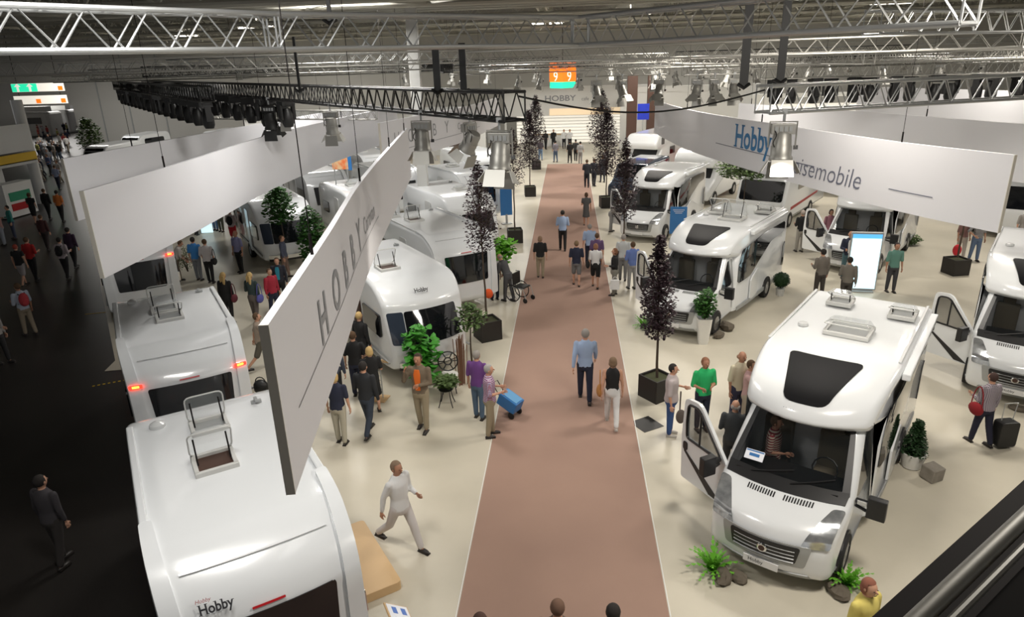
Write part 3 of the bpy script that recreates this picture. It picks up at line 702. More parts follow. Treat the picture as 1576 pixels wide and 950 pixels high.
        q = MB(); q.tube((Vector((ox, oy, 1.32)), Vector((ox+s*.2, oy-.03, 1.34))), .05, 6); q.tube((Vector((ox, oy, 1.24)), Vector((ox+s*.2, oy-.03, 1.2))), .03, 6)
        q.box((ox+s*.3, oy-.05, 1.31), (.26, .13, .34)); mr = q.build('mirror', M['plast'], mp, bevel=.035)
        q = MB(); q.box((ox+s*.3, oy+.022, 1.31), (.2, .01, .27)); q.build('mirror_glass', M['chrome'], mr)
        if s > 0 and detail > 1:
            q = MB(); q.box((ox+s*.1, oy-.085, 1.35), (.13, .02, .06)); q.build('turn_signal', M['frame'], mr)
    for wy in (.98, L-1.75):
        for s in (-1, 1):
            wx = s*(.98 if wy < 2 else 1.15); arch(t, wx*(.99 if wy < 2 else 1), wy); wheel(t, wx-s*.085, wy)
    # dark window band and rear side details on both sides
    for s in (-1, 1):
        bd = band or [(2.22, 1.22), (3.2, 1.25), (3.9, 1.55), (5.0, 1.95), (L-.35, 2.02), (L-.35, 2.36), (4.2, 2.40), (2.22, 2.22)]
        side_poly('side_window', M['glass'], t, rpoly([(a_, b_, .08) for a_, b_ in bd], 3), s*1.15, .012, cap_warp)
        if s > 0:
            side_poly('entrance_door', M['gel'], t, rpoly([(3.3, .42, .05), (3.95, .42, .05), (3.95, 1.35, .05), (3.3, 1.1, .05)], 2), s*1.15, .02, cap_warp)
            side_poly('rear_corner_trim', M['glass'], t, rpoly([(L-.32, .75, .05), (L-.12, .75, .05), (L-.12, 1.6, .05), (L-.32, 1.5, .05)], 2), s*1.15, .014)
        side_poly('sill_trim', M['silverpl'], t, [(2.3, .34), (L-.3, .34), (L-.3, .46), (2.3, .46)], s*1.15, .015, cap_warp)
    q = MB(); q.box((1.2, 4.6, 2.66), (.13, 3.4, .12)); q.build('awning_case', M['gel'], t, bevel=.02)
    q = MB(); q.box((-1.09, 4.8, 2.79), (.05, 3.3, .03)); q.box((1.05, 4.8, 2.80), (.05, 3.3, .03)); q.build('roof_rail', M['gelgrey'], t, bevel=.01)
    # roof: smoked skylight, hatches
    if solar:
        ln = []
        for k in range(9):
            yy = 1.44+1.31*k/8; ln.append((yy, _roofz(yy)))
        q = MB(); patch(q, ln, (-.38, -.62), (.38, .62), .13, .024, cap_warp, 12, 12); q.build('skylight', M['skyl'], t, True)
    for (hx, hy, hw, hl, lid, dk) in hatches: roof_hatch(t, hx, hy, 2.80, hw, hl, lid, dark=dk)
    q = MB(); q.lathe(((.1, 0), (.09, .05), (.02, .06)), 10, (-.75, 4.1, 2.79)); q.build('vent_cap', M['gelgrey'], t, True)
    return t
def _roofz(y):
    P = rpoly([(1.26, 2.22, .06), (1.34, 2.40, .12), (1.62, 2.58, .3), (2.75, 2.80, .7), (6.6, 2.74, .1), (6.6, 1, .1)], 6)
    for (a, b), (c, d) in zip(P[3:], P[4:]):
        if a <= y <= c and c > a: return b+(d-b)*(y-a)/(c-a)
    return 2.8
H1 = ((.05, 4.15, .72, .62, 12, False), (-.45, 5.75, .42, .42, 25, False), (.72, 5.6, .42, .5, 14, False))
H2 = ((.2, 3.9, .7, .6, 60, False), (-.5, 4.6, .6, .5, 50, False), (.75, 5.4, .5, .5, 20, False))
big = motorhome('largest white motorhome with black roof skylight, nearest the balcony, left cab door open', 2.94, 8.75, -32.4, 6.7, hatches=H1)
q = MB(); q.box((0, 0, 0), (.30, .012, .17)); card = q.build('info_card', M['paper'], big, loc=cab_warp(-.58, 1.0, 1.55), rot=(R(-48), 0, 0)); card['label'] = 'pale blue information card behind the windscreen'
q = MB(); q.box((0, -.008, .0), (.16, .004, .05)); q.box((0, -.008, .065), (.28, .004, .02)); q.build('card_print', M['signblue'], card)
lettering('brow_lettering', 'Hobby', .1, M['greytxt'], lambda a, b: cap_warp(-.33+a, 1.36+b*.2, 2.33+b*.8)+Vector((0, -.03, 0)), big)
motorhome('white motorhome with raised clear roof hatches behind the purple tree right of the aisle', 2.97, 18.75, -32.4, 6.8, hatches=H2, left_door=58)
motorhome('white motorhome cut by the right edge, red-bag visitor in front of its grille', 9.95, 14.6, -33.8, 6.9, hatches=((.1, 3.9, .7, .5, 40, False), (.7, 3.3, .2, .2, 5, False)), left_door=62)
motorhome('white motorhome with dark skylight beside the blue sign, left cab door open', 3.05, 29.9, -27, 6.2, detail=0, emblem='star', left_door=60)
motorhome('white motorhome half hidden under the right banner, behind the lit display', 10.1, 24.9, -34.7, 6.6, detail=0, solar=False, left_door=65)
# further vehicles of the right half: simple but complete
def van_body(label, x, y, a, P, W, wins, cat='motorhome', name='motorhome', m='gel', r=.14, wheels=(1.0, 4.4), extra=None, group=None):
    t = thing(name, label, cat, (x, y, .012), R(a), group)
    q = MB(); shell(q, dens(rpoly(P, 3), .4), W, r); q.build('body', M[m], t, True, 40)
    for wy in wheels:
        for s in (-1, 1): wheel(t, s*(W/2-.08), wy); arch(t, s*W/2, wy)
    for kind, d in wins:
        if kind == 'p': q = MB(); patch(q, d[0], (d[1], d[1]), (d[2], d[2]), d[3], .012); q.build(d[4], M[d[5]], t, True)
        if kind == 's':
            for s in (-1, 1): side_poly(d[1], M[d[2]], t, d[0], s*W/2, .012)
    return t
ALC = [(0, .3, .1), (-.02, .9, .1), (.1, 1.05, .1), (.9, 1.4, .02), (1.35, 1.95, .02), (.55, 2.0, .1), (.35, 2.4, .3), (.9, 2.95, .3), (6.4, 3.0, .15), (6.5, .35, .1)]
t = van_body('white alcove motorhome with bulging over-cab berth far right of the aisle', 4.6, 46.5, -30, ALC, 2.25,
         [('p', (((.9, 1.4), (1.33, 1.93)), -.85, .85, .08, 'windshield', 'glass')), ('p', (((-.02, .55), (-.03, .85)), -.6, .6, .04, 'grille', 'plast')),
          ('s', (rrect(.5, .45, .06, 1.5, 2.5), 'berth_window', 'glass')), ('s', (rrect(.9, .5, .06, 3.2, 1.75), 'side_window', 'glass')), ('s', (rrect(.5, .5, .06, 5.2, 2.2), 'rear_window', 'glass'))])
t = van_body('white high sided alcove motorhome beside the one with the berth window', 6.6, 38.0, -30, ALC, 2.25,
         [('p', (((.9, 1.4), (1.33, 1.93)), -.85, .85, .08, 'windshield', 'glass')), ('s', (rrect(.45, .45, .06, 1.8, 2.5), 'berth_window', 'glass')), ('s', (rrect(.7, .5, .06, 3.4, 2.05), 'side_window', 'glass')), ('s', (rrect(.5, .5, .06, 5.5, 1.4), 'rear_window', 'glass'))])
t = van_body('dark grey delivery van front behind the purple tree at the aisle', 3.1, 38.6, -25, [(0, .3, .1), (-.02, .9, .1), (.1, 1.05, .1), (.8, 1.35, .02), (1.4, 2.05, .1), (5.3, 2.1, .15), (5.4, .35, .1)], 1.95,
         [('p', (((.82, 1.37), (1.37, 2.0)), -.8, .8, .08, 'windshield', 'glass')), ('p', (((-.02, .5), (-.03, .8)), -.6, .6, .04, 'grille', 'chrome')), ('s', (rrect(1.0, .45, .06, 2.0, 1.6), 'side_window', 'glass'))], 'van', 'delivery_van', 'glassblue', wheels=(.9, 4.2))
INT = [(0, .35, .1), (-.02, 1.2, .1), (.4, 2.3, .3), (.9, 2.85, .3), (6.9, 2.9, .2), (7.0, .35, .1)]
for (x, y, a, lab) in ((8.9, 32.4, -33, 'white motorhome with red stripe under the green tree, right of the blue sign'), (15.5, 40, -33, 'white motorhome far behind the big right banner'),
                       (18.5, 30, -33, 'white motorhome at the far right behind the plain banner'), (17.2, 22.2, -33, 'dark windowed white motorhome at the right edge beyond the big planter')):
    t = van_body(lab, x, y, a, INT, 2.3, [('p', (((.02, 1.3), (.36, 2.2)), -1.0, 1.0, .1, 'windshield', 'glass')), ('s', (rrect(3.2, .55, .08, 3.5, 1.9), 'side_window', 'glass')),
              ('s', ([(1.0, .8), (5.5, .95), (5.5, 1.05), (1.0, .95)], 'side_stripe', 'redtxt'))])
# ------------------------------------------------------------------ caravans
def caravan(label, x, y, a, L=5.0, rear=False, detail=2, hatches=(), win='glass', lights=True, W=2.28, group=None, text=False, H=2.6, door=False):
    t = thing('caravan', label, 'caravan', (x, y, .012), R(a), group)
    k = H/2.6
    if rear:
        P = [(.10, .42, .06), (.0, .55, .08), (0, 1.10, .05), (.10, 2.0*k, .08), (.28, 2.28*k, .25), (.85, 2.58*k, .25), (1.3, H, .2), (L-.9, H, .3), (L-.35, 2.3*k, .5), (L, 1.1, .4), (L-.05, .42, .1)]
        wl = ((.0, 1.08), (.018, 1.25), (.105, 1.98*k))
    else:
        P = [(.22, .40, .1), (.05, .52, .1), (-.04, .85, .1), (0.0, 1.12, .02), (.38, 1.90*k, .04), (.42, 2.08*k, .12), (.95, 2.5*k, .5), (1.7, H, .3), (L-.3, H, .2), (L, 2.3*k, .2), (L, .42, .1)]
        wl = ((0, 1.12), (.38, 1.90*k))
    def wp(x_, y_, z_):
        tt = max(0, min(1, (1.3-y_)/1.3))
        return Vector((x_*(1-(.05 if rear else .10)*tt*tt), y_+(.10 if rear else .26)*x_*x_*tt, z_))
    q = MB(); shell(q, dens(rpoly(P, 4), .3), W, .11, wp); q.build('body', M['gel'], t, True, 40)
    if rear:
        q = MB(); patch(q, wl, (-.74, -.80), (.74, .80), .05, .015, wp); q.build('rear_window', M[win], t, True)
        for s in (-1, 1):
            ln = [(0.0, .55), (0.0, 1.1), (.10, 2.0*k), (.16, 2.1*k), (.3, 2.27*k), (.5, 2.40*k), (.85, 2.55*k), (1.3, H+.0), (1.55, H+.01)]
            xl, xr = ((.86, .98), (1.13, 1.13)) if s > 0 else ((-1.13, -1.13), (-.86, -.98))
            q = MB(); patch(q, ln, xl, xr, .05, .05, wp, 16, 5, .06); cc = q.build('corner_cap', M['gel'], t, True, 50)
            if lights:
                q = MB(); xl = (.87, .87) if s > 0 else (-1.12, -1.12); xr = (1.12, 1.12) if s > 0 else (-.87, -.87)
                patch(q, ((.103, 2.03*k), (.13, 2.10*k)), xl, xr, .02, .066, wp, 2, 4); tl = q.build('tail_light', M['red'], cc)
                q = MB(); xl = (.93, .93) if s > 0 else (-1.06, -1.06); xr = (1.06, 1.06) if s > 0 else (-.93, -.93)
                patch(q, ((.108, 2.045*k), (.122, 2.085*k)), xl, xr, .01, .073, wp, 2, 4); q.build('bulb_strip', M['amber'], tl)
            q = MB(); q.box((s*1.07, 1.5+(L-2.6)/2, H+.02), (.10, L-2.7, .06)); q.build('roof_rail', M['gel'], t, bevel=.02)
        q = MB(); patch(q, ((.105, 2.04*k), (.118, 2.062*k)), (-.2, -.2), (.18, .18), .008, .012, wp, 2, 6); q.build('brake_light', M['redpl'], t)
        q = MB(); patch(q, ((.55, 2.435*k), (.575, 2.445*k)), (-.84, -.84), (.84, .84), 0, .012, wp, 1, 10, .014); q.build('panel_rib', M['gel'], t)
        if text:
            def fn(a_, b_): return wp(-.74+a_, .165+b_*.55, 2.135*k+b_*.83)+Vector((0, -.025, .02))
            serif_text(t, fn, .145, 'darktxt', 'brand_lettering')
            lettering('model_lettering', 'Hobby', .06, M['redtxt'], lambda a_, b_: fn(a_-.02, b_+.13), t, shear=.3)
    else:
        q = MB(); patch(q, wl, (-.72, -.66), (.90, .84), .06, .018, wp); q.build('front_window', M['glass'], t, True)
        q = MB(); patch(q, wl, (-1.12, -1.09), (-.74, -.68), .05, .014, wp, 8, 4); q.build('corner_glass', M['glassblue'], t, True)
        q = MB(); patch(q, ((.03, .5), (-.03, .66)), (-1.0, -1.02), (1.0, 1.02), .03, .012, wp, 3, 10); q.build('bumper_trim', M['chrome'], t, True)
        q = MB(); patch(q, ((.24, .36), (.06, .5)), (-.95, -.98), (.95, .98), .03, .008, wp, 3, 10); q.build('underskirt', M['plast'], t)
        if text:
            serif_text(t, lambda a_, b_: wp(-.22+a_, .62+b_*.6, 2.245+b_*.75)+Vector((0, -.02, .05)), .15, 'darktxt', 'brand_lettering')
    for s in (-1, 1):
        wy = L*.55; wheel(t, s*(W/2-.09), wy, .32); arch(t, s*W/2, wy, .4)
        side_poly('side_window', M['glass'], t, rrect(1.3, .6, .08, 1.45, 1.5), s*W/2*.995, .015)
        side_poly('side_window', M['glass'], t, rrect(.9, .5, .08, L-1.1, 1.55), s*W/2, .015)
        side_poly('skirt_trim', M['seam'], t, [(.4, .62), (L-.3, .62), (L-.3, .66), (.4, .66)], s*W/2*.995, .012)
    side_poly('entrance_door', M['brown'] if door else M['gelgrey'], t, rpoly([(2.35, .45, .05), (2.95, .45, .05), (2.95, 2.2, .1), (2.35, 2.2, .1)], 3), -W/2, .014)
    for (hx, hy, hw, hl, lid, dk) in hatches: roof_hatch(t, hx, hy, H, hw, hl, lid, dark=dk)
    if detail > 1:
        q = MB(); q.lathe(((.12, 0), (.11, .05), (.05, .09), (0, .1)), 12, (-.7, L-1.3, H)); q.build('vent_cap', M['gelgrey'], t, True)
        q = MB(); q.box((.75, L-1.35, H+.03), (.16, .05, .05)); q.box((.75, L-1.35, H+.07), (.05, .16, .03)); q.build('roof_antenna', M['silverpl'], t)
        q = MB(); q.tube(((0, L-.1, .5), (0, L+.9, .45)), .05, 6); q.tube(((-.6, L, .45), (0, L+.7, .45), (.6, L, .45)), .04, 6); q.build('drawbar', M['alud'], t)
    if detail > 1 and rear:
        side_poly('grab_handle', M['chrome'], t, rrect(.09, .34, .04, .42, 1.25), W/2*.985, .03, None)
    return t
caravan('nearest white caravan, rear towards the balcony, dark Hobby lettering above its rear window', -3.28, 5.78, 35.5, 5.45, rear=True, text=True, lights=False,
        hatches=((-.12, 2.55, .5, .5, 58, True), (-.02, 3.7, .48, .42, 75, False)))
caravan('white caravan behind the nearest one, rear with two glowing tail lights', -7.32, 11.5, 35, 5.4, rear=True, hatches=((-.1, 3.1, .5, .5, 70, False), (-.05, 2.45, .5, .5, 35, False)))
caravan('third white caravan in the left row, black rear window above grey shrubs', -13.75, 20.1, 35, 5.4, rear=True)
caravan('shiny white caravan with dark curved front window and Hobby script, behind the orange shirt', -3.33, 15.72, 35, 5.6, text=True, hatches=((-.35, 2.1, .5, .5, 60, True),), door=True)
caravan('white caravan with open roof hatch, tucked behind the caravan with the Hobby script', -3.15, 20.75, 35, 5.8, rear=True, lights=False, win='glass', hatches=((-.45, 3.2, .5, .5, 62, True), (-.9, 4.3, .5, .45, 70, False)))
caravan('white caravan with wide dark front window behind the tall purple tree', -3.55, 27.2, 35, 5.6, hatches=((.2, 2.2, .5, .4, 5, False),))
caravan('white caravan with blue-grey front window behind the small green tree on the left', -11.1, 26.0, 35, 5.6)
FC = ((-12.2, 34.2, 'white caravan with brown rear window right of the bamboo'), (-15.3, 33.4, 'white caravan peeking out below the second banner, behind the green tree'), (-11.3, 41.5, 'white caravan beneath the orange picture on the left'),
      (-7.95, 28.3, 'white caravan seen between the tall banner and the grey column'), (-4.2, 33.8, 'white caravan with curved nose and orange lit window near the aisle'), (-4.4, 41.5, 'white caravan with a red tail lamp further down the left row'),
      (-8.6, 35.3, 'white caravan half hidden behind the grey column'), (-17.5, 45, 'white caravan in the far left back rows'))
for i, (x, y, lab) in enumerate(FC):
    caravan(lab, x, y, 35, 5.5, rear=(i % 2 == 0), detail=1, lights=False, hatches=((-.2, 3.0, .5, .5, 12, False),))
for i, (px, py, Y, lab) in enumerate(((160, 222, 56, 'silver grey caravan at the far left wall, nearest the passage'), (215, 222, 65, 'white car with dark windows by the far left wall'), (275, 215, 58, 'white caravan by the far left wall behind a potted plant'), (335, 210, 67, 'white caravan by the far wall above the plain banners'))):
    p = GY(px, py, Y)
    van_body(lab, p.x, Y-2, -10, [(0, .35, .2), (0, 1.1, .2), (.7, 2.2, .5), (4.6, 2.3, .5), (4.8, .35, .2)], 2.2, [('p', (((.05, 1.2), (.6, 2.0)), -.9, .9, .1, 'front_window', 'glass')), ('s', (rrect(2.6, .7, .2, 2.4, 1.5), 'side_window', 'glass'))],
             'caravan' if i != 1 else 'car', 'caravan' if i != 1 else 'car', 'gelgrey' if i == 0 else 'gel', wheels=(1, 3.8))
# ------------------------------------------------------------------ people
def loft(mb, secs, n=12):                  # secs: (cx, cy, cz, rx, ry)
    mb.rings([[Vector((cx+a*math.cos(2*math.pi*k/n), cy+b*math.sin(2*math.pi*k/n), cz)) for k in range(n)] for cx, cy, cz, a, b in secs])
def limb(mb, pts, rs, n=8):
    P = [Vector(p) for p in pts]; Q = []; RR = []
    for i in range(len(P)-1):
        for k in range(4):
            t = k/4; Q.append(P[i].lerp(P[i+1], t)); RR.append(rs[i]+(rs[i+1]-rs[i])*t)
    Q.append(P[-1]); RR.append(rs[-1])
    mb.tube(Q, RR, n); mb.ell(P[0], (rs[0],)*3, 8, 6); mb.ell(P[-1], (rs[-1],)*3, 8, 6)
    for p, r in zip(P[1:-1], rs[1:-1]): mb.ell(p, (r,)*3, 8, 6)
def remesh(mb, name, m, parent, vox, smooth=2):
    me = bpy.data.meshes.new(name); me.from_pydata(mb.v, [], mb.f)
    o = bpy.data.objects.new(name, me); COL.objects.link(o)
    bm = bmesh.new(); bm.from_mesh(me); bmesh.ops.recalc_face_normals(bm, faces=bm.faces[:]); bm.to_mesh(me); bm.free()
    r = o.modifiers.new('r', 'REMESH'); r.mode = 'VOXEL'; r.voxel_size = vox
    s = o.modifiers.new('s', 'SMOOTH'); s.iterations = smooth; s.factor = .5
    bpy.context.view_layer.update()
    me2 = bpy.data.meshes.new_from_object(o.evaluated_get(bpy.context.evaluated_depsgraph_get()))
    o.modifiers.clear(); o.data = me2; me2.name = name; bpy.data.meshes.remove(me)
    me2.materials.clear(); me2.materials.append(m); me2.polygons.foreach_set('use_smooth', [True]*len(me2.polygons))
    o.parent = parent
    return o
def arm_pts(s, h, mode, W):
    """shoulder, elbow, wrist, hand tip; s = -1 / +1; body faces -Y"""
    S = Vector((s*.112*h*W, 0, .805*h)); u = .165*h; f = .15*h
    D = {'down': ((s*.16, .03, -1), (s*.06, -.18, -1)), 'swingf': ((s*.14, -.42, -1), (s*.02, -.75, -1)), 'swingb': ((s*.16, .42, -1), (s*.1, .15, -1)),
         'bent': ((s*.18, .02, -1), (-s*.35, -1, .05)), 'phone': ((s*.45, -.35, -1), (-s*.25, -.35, 1)), 'push': ((s*.1, -.55, -1), (0, -1, -.45)),
         'hold': ((s*.14, -.1, -1), (-s*.75, -.9, .1)), 'hip': ((s*.55, .1, -1), (-s*.5, -.5, -.5)), 'reach': ((s*.2, -.9, -.6), (0, -1, -.1))}[mode]
    a = Vector(D[0]).normalized(); b = Vector(D[1]).normalized()
    E_ = S+a*u; Wr = E_+b*f; return S, E_, Wr, Wr+b*.05*h, b
def hand(mb, Wr, d, s, h):
    """palm, four unequal bent fingers and a side thumb"""
    d = d.normalized(); side = Vector((-s, 0, 0)) if abs(d.z) > .5 else Vector((0, 0, 1)); side = (side-d*side.dot(d)).normalized(); curl = d.cross(side).normalized()*(1 if s > 0 else -1)
    pal = Wr+d*.045*h/1.7
    k = h/1.72
    lat = curl if abs(d.z) > .5 else side; inn = side if abs(d.z) > .5 else -curl*1
    m = Matrix((( lat.x, inn.x, d.x), (lat.y, inn.y, d.y), (lat.z, inn.z, d.z)))
    mb.ell(pal, (.042*k, .016*k, .052*k), 8, 6, m)
    for i, L in enumerate((.062, .072, .068, .052)):
        b0 = pal+lat*(-.03+.02*i)*k+d*.038*k; p1 = b0+d*L*.5*k+inn*.006*k; p2 = p1+d*L*.4*k+inn*.022*k
        mb.tube((b0, p1, p2), [.0095*k, .0085*k, .007*k], 6)
    b0 = pal-lat*.034*k-d*.02*k; mb.tube((b0, b0-lat*.022*k+d*.03*k+inn*.01*k, b0-lat*.022*k+d*.058*k+inn*.022*k), [.012*k, .01*k, .008*k], 6)
def person(label, at_, rot, top, bot, hair=(.10, .06, .03), h=1.72, st=0., arms=('down', 'down'), sleeve=.45, legs='long', hairs='short', W=1., lean=0., tan=False,
           shoe='shoe', lod=0, jacket=None, bend=0, group=None, dz=0, bag=None):
    x, y = (at_[0], at_[1])
    t = thing('person', label, 'person', (x, y, .012+dz), R(rot), group)
    vox = .022 if lod == 0 else .034; sk = M['skin2'] if tan else M['skin']
    fem = W < .95
    hip = .525*h; th = .245*h; sh = .24*h
    L = []
    for s in (-1, 1):
        a = st*s; H_ = Vector((s*.052*h, 0, hip)); kn = H_+Vector((s*.004*h, -math.sin(a)*th, -math.cos(a)*th))
        b = a-(.12 if a >= 0 else .45)*min(1, abs(st)*2.2) if st else 0; an = kn+Vector((0, -math.sin(b)*sh, -math.cos(b)*sh)); L.append((H_, kn, an, b))
    drop = min(l[2].z for l in L)-.042*h; L = [(a-Vector((0, 0, drop)), b-Vector((0, 0, drop)), c-Vector((0, 0, drop)), e) for a, b, c, e in L]
    O = Vector((0, 0, -drop))
    bendm = Matrix.Translation((0, 0, hip+O.z)) @ Matrix.Rotation(R(bend), 4, 'X') @ Matrix.Translation((0, 0, -hip-O.z))
    tf = lambda p: bendm @ (Vector(p)+O)
    A = [arm_pts(s, h, arms[0 if s < 0 else 1], W) for s in (-1, 1)]
    A = [tuple(tf(p) for p in a[:4])+(bendm.to_3x3() @ a[4],) for a in A]
    w_ = W*h
    def torso(mb, e, z0=.47):
        secs = [(.0, .005, .46, .078, .068), (0, .0, .50, .092, .076), (0, 0, .56, .088, .068), (0, 0, .62, .080, .060), (0, 0, .70, .092, .066), (0, 0, .77, .100, .064), (0, .003, .81, .088, .052), (0, .006, .835, .05, .04), (0, .004, .86, .033, .033)]
        rr_ = []
        for cx, cy, cz, a, b in secs:
            if cz < z0: continue
            rr_.append([tf((cx+(a*w_+e)*math.cos(k*math.pi/8), cy*h+(b*h*(.5+.5*W)+e)*math.sin(k*math.pi/8), cz*h)) for k in range(16)])
        mb.rings(rr_)
    # body: one continuous skin surface
    mb = MB(); torso(mb, 0)
    mb.tube((tf((0, .004*h, .83*h)), tf((0, -.004*h, .885*h))), .031*h, 10)
    hc = tf((0, -.008*h, .93*h)); hm = bendm.to_3x3() @ Matrix.Rotation(R(lean), 3, 'X')
    mb.ell(hc, (.046*h, .056*h, .066*h), 14, 10, hm); mb.ell(hc+hm @ Vector((0, -.018*h, -.032*h)), (.032*h, .034*h, .03*h), 10, 7, hm)
    for a in A: limb(mb, a[:3], (.028*h, .024*h, .0155*h))
    for l in L: limb(mb, l[:3], (.048*h, .032*h, .021*h)); mb.ell(l[2]+Vector((0, -.03*h, -.02*h)), (.02*h, .055*h, .018*h), 8, 6)
    body = remesh(mb, 'body', sk, t, vox)
    if lod == 0:
        q = MB()
        for a, s in zip(A, (-1, 1)): hand(q, a[2], a[4], s, h)
        q.tube((hc+hm @ Vector((0, -.05*h, .008*h)), hc+hm @ Vector((0, -.066*h, -.012*h))), [.006*h, .009*h], 6)
        for s in (-1, 1): q.ell(hc+hm @ Vector((s*.047*h, .004*h, -.004*h)), (.006*h, .012*h, .018*h), 6, 5, hm)
        # joined to the body mesh so that it stays one
        bm = bmesh.new(); bm.from_mesh(body.data); vs = [bm.verts.new(p) for p in q.v]
        for f in q.f:
            try: bm.faces.new([vs[i] for i in f]).smooth = True
            except Exception: pass
        bm.to_mesh(body.data); bm.free()
        q = MB()
        for s in (-1, 1): q.ell(hc+hm @ Vector((s*.019*h, -.0505*h, .004*h)), (.0055*h, .004*h, .0035*h), 6, 5)
        q.box(hc+hm @ Vector((0, -.054*h, -.034*h)), (.022*h, .004*h, .004*h)); q.build('face_features', M['shoe'], t)
    # hair
    q = MB()
    if hairs != 'bald':
        q.ell(hc+hm @ Vector((0, .010*h, .012*h)), (.052*h, .056*h, .062*h), 14, 10, hm)
        if hairs == 'long':
            for k in range(5): q.tube([tf((x_*h, (.045+.012*math.cos(k))*h, z_*h)) for x_, z_ in ((-.03+.015*k, .94), (-.036+.018*k, .87), (-.034+.017*k, .78))], [.02*h, .022*h, .014*h], 6)
        if hairs == 'bob': q.ell(hc+hm @ Vector((0, .018*h, -.016*h)), (.056*h, .05*h, .054*h), 12, 8, hm)
    else:
        for s in (-1, 1): q.ell(hc+hm @ Vector((s*.03*h, .028*h, -.008*h)), (.022*h, .03*h, .026*h), 10, 8, hm)
        q.ell(hc+hm @ Vector((0, .04*h, -.012*h)), (.03*h, .018*h, .024*h), 8, 6, hm)
    ho = q.build('hair', cloth(hair), t, True)
    if hairs != 'bald':                       # hairline: nothing of the cap in front of the face
        bm = bmesh.new(); bm.from_mesh(ho.data); inv = hm.inverted()
        dl = [v for v in bm.verts if (lambda p: p.y < -.018*h and p.z < .035*h)(inv @ (v.co-hc))]
        bmesh.ops.delete(bm, geom=dl, context='VERTS'); bm.to_mesh(ho.data); bm.free()
    # trousers, skirt or shorts
    e = .012
    q = MB(); secs = []
    rr_ = []
    for cz, a, b in ((.455, .075, .066), (.50, .094, .080), (.555, .090, .072), (.60, .083, .064)):
        rr_.append([O+Vector(((a*w_+e)*math.cos(k*math.pi/8), (b*h+e)*math.sin(k*math.pi/8), cz*h)) for k in range(16)])
    q.rings(rr_)
    if legs == 'skirt':
        q.rings([[O+Vector(((a*w_+e)*math.cos(k*math.pi/8), (a*.85*h+e)*math.sin(k*math.pi/8), cz*h)) for k in range(16)] for cz, a in ((.27, .115), (.4, .10), (.52, .092))])
    else:
        for l in L:
            if legs == 'short': limb(q, (l[0], l[0].lerp(l[1], .95)), (.058*h, .05*h))
            else: limb(q, (l[0], l[1], l[1].lerp(l[2], .93)), (.058*h, .043*h, .034*h))
    remesh(q, 'skirt' if legs == 'skirt' else ('shorts' if legs == 'short' else 'trousers'), cloth(bot), t, vox)
    # shirt
    q = MB(); torso(q, e*1.6, .495); sl = sleeve
    for a in A:
        S, E_, Wr = a[:3]
        if sl <= 0: continue
        if sl <= .5: limb(q, (S, S.lerp(E_, sl*2)), (.037*h, .034*h))
        else: limb(q, (S, E_, E_.lerp(Wr, (sl-.5)*2)), (.037*h, .031*h, .023*h))
    if jacket: pass
    o = remesh(q, 'jacket' if sl > .8 and jacket else 'shirt', cloth(top), t, vox)
    if jacket:                                # open jacket shows a shirt front
        q = MB(); q.rings([[tf((a_*math.cos(k*math.pi/6)*h*.5, (-.064-.018*c_)*h-.012+.01*math.sin(k*math.pi/6), z_*h)) for k in range(12)] for z_, a_, c_ in ((.56, .06, .25), (.62, .065, .15), (.68, .075, .3), (.76, .085, .32), (.82, .06, -.3))]); q.build('shirt_front', cloth(jacket), t, True)
    # shoes
    q = MB()
    for l in L:
        c = l[2]+Vector((0, -.032*h, -.022*h)); q.ell(c, (.027*h, .072*h, .021*h), 10, 6); q.box(c+Vector((0, 0, -.014*h)), (.044*h, .13*h, .012*h))
    q.build('shoes', M[shoe], t, True, 50)
    return t
